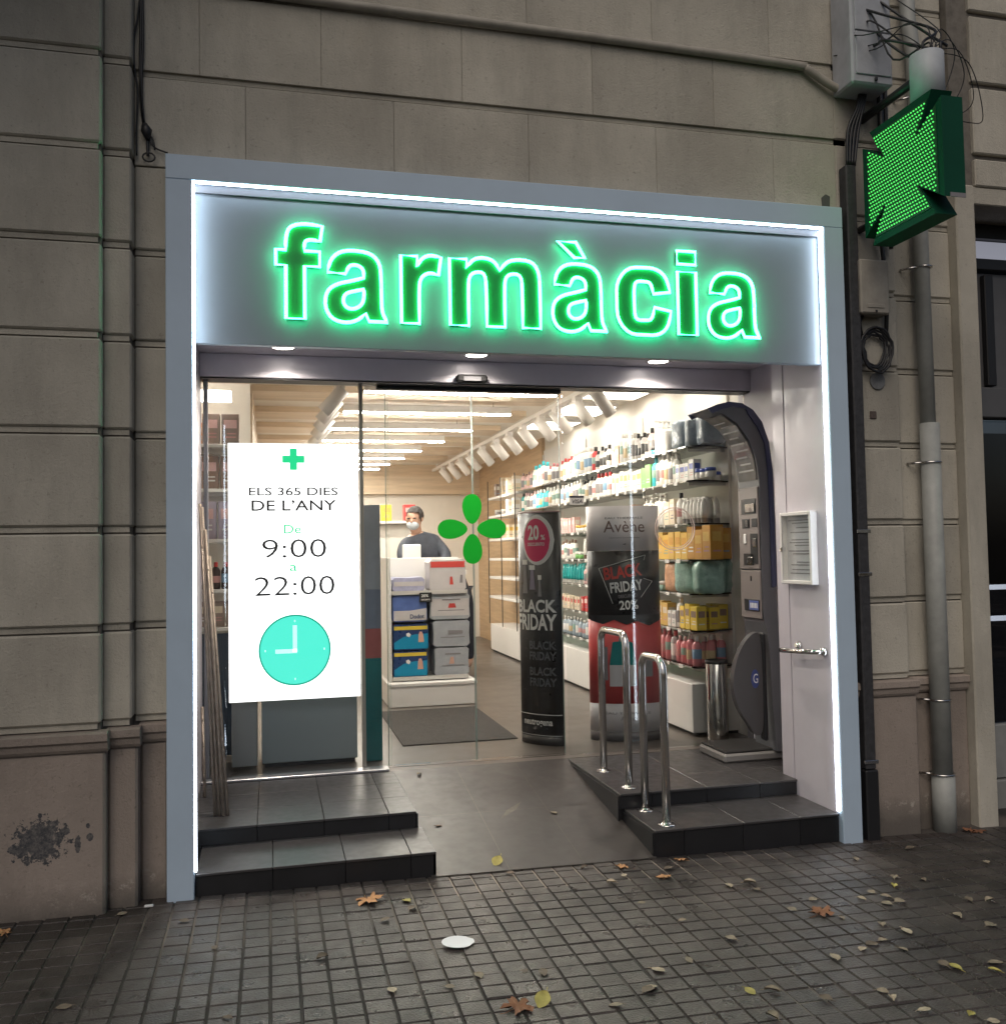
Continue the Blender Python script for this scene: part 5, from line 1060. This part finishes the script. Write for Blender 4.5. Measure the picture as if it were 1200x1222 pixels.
def lobed(seed):
    r = random.Random(seed); m = MB(); pts = []
    for k in range(40):
        a = 2 * math.pi * k / 40; lobe = .030 + .034 * abs(math.cos(a * 2.5)) ** 1.6; lobe *= 1 + .12 * r.uniform(-1, 1)
        if math.cos(a) < -.85: lobe *= .55
        pts.append((lobe * math.cos(a), lobe * math.sin(a)))
    v = [(0, 0, .012)] + [(x * .5, y * .5, .010 + .006 * math.sin(3 * i)) for i, (x, y) in enumerate(pts)] + [(x, y, .004 + .012 * abs(math.sin(i * .8 + seed))) for i, (x, y) in enumerate(pts)]
    f = [(0, 1 + i, 1 + (i + 1) % 40) for i in range(40)] + [(1 + i, 41 + i, 41 + (i + 1) % 40, 1 + (i + 1) % 40) for i in range(40)]
    m.add(v, f, 0, True); m.tube([(-.02, 0, .008), (-.05, .004, .004), (-.075, .012, .005)], .0013, 4); return m
OBL = {k: [oblong(c, s_).mesh('fallen_leaf', LFM[k]) for s_, c in enumerate((.15, .4, .7, .3))] for k in (0, 1, 2)}
LOB = {k: [lobed(s_).mesh('plane_leaf', LFM[k]) for s_ in (1, 2, 3)] for k in (3, 4)}
LV = [(0.82, -0.2, 3), (0.97, -0.24, 2), (0.86, -0.42, 1), (1.0, -1.05, 0), (1.11, -1.0, 0), (0.81, -1.03, 0), (1.44, 0.10, 2), (1.86, 0.58, 0), (1.25, 1.22, 0), (1.24, 0.53, 1), (1.47, -0.02, 1), (1.18, -1.25, 4), (1.27, -1.23, 2), (1.27, -1.0, 1), (1.33, -1.03, 1), (1.99, -.06, 3), (1.96, -0.17, 0), (1.87, -0.25, 0), (2.12, -0.24, 3), (1.91, -0.5, 0), (1.99, -0.72, 0), (2.19, -0.14, 1), (1.65, -1.22, 0), (1.72, -1.11, 0), (1.63, -1.24, 1), (1.86, -1.06, 0), (2.09, -0.93, 0), (1.49, -1.31, 0), (1.95, -1.33, 2), (2.35, -0.41, 0), (2.3, -.04, 3), (1.82, -0.03, 1), (2.02, -1.35, 0), (2.16, -1.44, 1), (1.93, -1.51, 0), (2.47, -0.72, 0), (2.56, -0.79, 4), (2.61, -0.85, 0), (2.61, -0.65, 0), (3.09, -0.24, 0), (3.04, -0.59, 2), (3.11, -0.5, 0), (2.9, -0.63, 0), (2.81, -0.69, 0), (2.88, -0.76, 0), (2.92, -0.7, 0), (2.94, -0.76, 0), (3.06, -0.95, 0), (3.12, -1.06, 0), (3.31, -0.84, 0), (3.66, -0.42, 0), (2.77, -1.03, 0), (2.65, -1.17, 0), (2.63, -1.08, 0), (2.51, -1.13, 0), (2.57, -1.1, 1), (2.37, -1.17, 0), (2.72, -1.35, 2), (2.84, -1.4, 2), (2.89, -1.35, 0), (2.37, -1.44, 0), (2.37, -1.49, 0), (2.42, -1.58, 0), (2.54, -1.64, 2), (2.58, -1.69, 0), (2.72, -0.95, 0), (2.44, -0.49, 1), (2.45, -0.41, 0), (3.23, -0.81, 1), (2.7, -1.32, 1), (-0.57, -0.19, 3), (-0.16, -0.10, 0), (0.09, -0.24, 1), (0.22, -0.53, 1), (0.29, -1.09, 1), (-0.22, -0.89, 1), (3.95, 0.03, 4), (0.6, -0.72, 1), (0.98, -0.34, 1), (3.45, -0.16, 1), (3.21, -0.56, 1), (3.98, -.0, 4)]
SPEC = {(.82, -.2): 'large curled orange plane leaf in front of the left steps', (.97, -.24): 'yellow-green leaf beside the large orange leaf near the left steps', (1.44, .10): 'pale yellow leaf standing at the foot of the ramp', (1.18, -1.25): 'rust brown leaf cut by the bottom edge of the picture', (1.27, -1.23): 'green-yellow leaf standing upright at the bottom centre', (2.56, -.79): 'large rust brown plane leaf on the pavement before the right steps', (1.86, .58): 'pale leaf lying on the ramp surface', (1.25, 1.22): 'small pale leaf near the top of the ramp by the doors', (-.57, -.19): 'orange leaf at the far left edge by the plinth', (3.95, .03): 'rust leaf at the foot of the drainpipe', (3.98, -.0): 'crumpled rust leaf beside the drainpipe foot, further right', (2.3, -.04): 'orange leaf at the foot of the right steps', (1.95, -1.33): 'yellow leaf at the lower right, nearest the picture centre', (1.24, .53): 'small dark leaf on the ramp beside the left steps', (3.04, -.59): 'heart-shaped yellow leaf on the pavement before the portal corner'}
GEN = {0: 'small pale dry leaf lying on the grey pavement tiles', 1: 'small brown dry leaf lying on the grey pavement tiles', 2: 'yellow fallen leaf at the lower right of the pavement', 3: 'orange lobed leaf on the pavement before the ramp and right steps'}
rnd = random.Random(11)
for x, y, k in LV:
    me = rnd.choice(OBL[k] if k in OBL else LOB[k]); o = bpy.data.objects.new('fallen_leaf' if k in OBL else 'plane_leaf', me); COL.objects.link(o)
    zz = gz(x) + .001
    if 1.14 < x < 2.18 and y > .03: zz = gz(x) + .003 + (.173 - gz(x)) * (y - .02) / 1.292
    o.location = (x, y, zz); s_ = rnd.uniform(.75, 1.2)
    if k in (3, 4): s_ = {(.82, -.2): .95, (2.56, -.79): 1.0, (1.18, -1.25): .95}.get((x, y), rnd.uniform(.5, .62))
    o.scale = (s_, s_ * rnd.uniform(.8, 1.1), s_ * rnd.uniform(.8, 1.3)); o.rotation_euler = (rnd.uniform(-.15, .15), rnd.uniform(-.1, .1), rnd.uniform(0, 6.28))
    if (x, y) in ((1.27, -1.23), (1.44, .10)): o.rotation_euler = (R(14), R(-22), R(50)); o.location.z += .006; o.scale = (1.5, 1.5, 1.2)
    zone = 'left of the white paper disc' if x < 1.0 else 'between the paper disc and the bottom edge' if x < 1.6 and y < -.4 else 'at the foot of the ramp' if x < 2.2 and y > -.3 else 'in front of the right steps, towards the middle' if x < 2.3 and y > -1.0 else 'near the bottom edge, right of the middle' if x < 2.3 else 'around the large rust leaf' if y > -.9 and x < 2.75 else 'before the right jamb of the portal' if y > -.9 else 'near the lower right corner'
    props(o, SPEC.get((x, y), {0: 'small pale dry leaf on the pavement ', 1: 'small brown dry leaf on the pavement ', 2: 'yellow leaf on the pavement ', 3: 'small orange lobed leaf on the pavement ', 4: 'rust leaf on the pavement '}[k] + zone), 'leaf', 'leaves fallen on the pavement')
pd = MB(); v = [(.058 * math.cos(a * .2618) * (1 if a not in (0, 1, 23) else 1.12), .05 * math.sin(a * .2618), .006 + .008 * abs(math.sin(a * .2618 * .5 + .4))) for a in range(24)]
pd.add([(0, 0, .004)] + v, [(0, 1 + i, 1 + (i + 1) % 24) for i in range(24)], 0, True)
pp = solo('paper_disc', 'white round paper disc lying on the pavement at the centre', 'litter', pd.mesh('paper_disc', mat('white_paper', (.72, .72, .76), .6)), None); pp.location = (1.09, -.72, gz(1.09) + .001)
solo('paper_scrap', 'tiny white paper scrap at the foot of the portal left jamb', 'litter', MB().cbox(-.083, -.048, -.045, -.028, .002, .010, .002), mat('paper_scrap', (.7, .7, .7), .6), (-.065, -.035, .002))

# ================================================================== STREET TREE, unseen, added to shade the upper left wall; fallen leaves suggest it
tree = thing('unseen_shade_tree', 'unseen plane tree added left of the view to shade the upper left wall', 'tree', (-3.0, -2.6, gz(-3)))
BARK = mat('plane_bark', (.17, .155, .125), .9, var=.45, vscale=7, world=True, bump=.5, bscale=18); FOL = mat('plane_foliage', (.07, .095, .03), .7, rnd=.0, var=.4, vscale=3, world=True)
rt_ = random.Random(21); tk = MB().tube([(-3.0, -2.6, -.1), (-3.02, -2.6, 1.2), (-2.95, -2.55, 2.6), (-2.8, -2.4, 3.8), (-2.55, -2.2, 5.0), (-2.3, -2.0, 6.4)], [.24, .19, .17, .15, .11, .05], 12)
part(tree, 'trunk', tk, BARK)
for b in (((-2.85, -2.45, 3.4), (-2.2, -2.0, 4.4), (-1.6, -1.5, 5.2)), ((-2.8, -2.4, 3.8), (-3.4, -1.9, 4.9), (-3.7, -1.3, 5.8)), ((-2.7, -2.3, 4.3), (-2.3, -1.6, 5.2), (-2.0, -.9, 5.9)), ((-2.7, -2.3, 4.2), (-3.3, -3.1, 5.2), (-3.8, -3.6, 6.0))):
    part(tree, 'limb', MB().tube(b, [.085, .06, .025], 8), BARK)
cm = MB()  # crown clumps placed above the view to darken the upper left wall
for c, rr, n in (((-1.7, -1.5, 5.3), .9, 900), ((-2.1, -.9, 5.9), .95, 900), ((-2.6, -2.0, 5.9), 1.15, 1000), ((-3.6, -1.5, 5.7), 1.1, 900), ((-3.7, -3.3, 6.0), 1.1, 800), ((-2.3, -1.7, 6.7), 1.0, 800), ((-1.25, -1.2, 5.0), .8, 900), ((-.9, -1.3, 5.7), .85, 800), ((-1.9, -1.0, 4.9), .8, 800)):
    for _ in range(n):
        d = Vector((rt_.gauss(0, 1), rt_.gauss(0, 1), rt_.gauss(0, 1))).normalized() * rr * rt_.random() ** .4; p = Vector(c) + d
        u = Vector((rt_.gauss(0, 1), rt_.gauss(0, 1), rt_.gauss(0, .6))).normalized(); v_ = u.cross(Vector((rt_.gauss(0, 1), rt_.gauss(0, 1), rt_.gauss(0, 1)))).normalized(); s_ = rt_.uniform(.05, .09)
        cm.quad(p - u * s_, p + v_ * s_ * .8, p + u * s_, p - v_ * s_ * .8)
part(tree, 'crown', cm.mesh('crown', FOL, OFF[tree.name], fix=False), None)
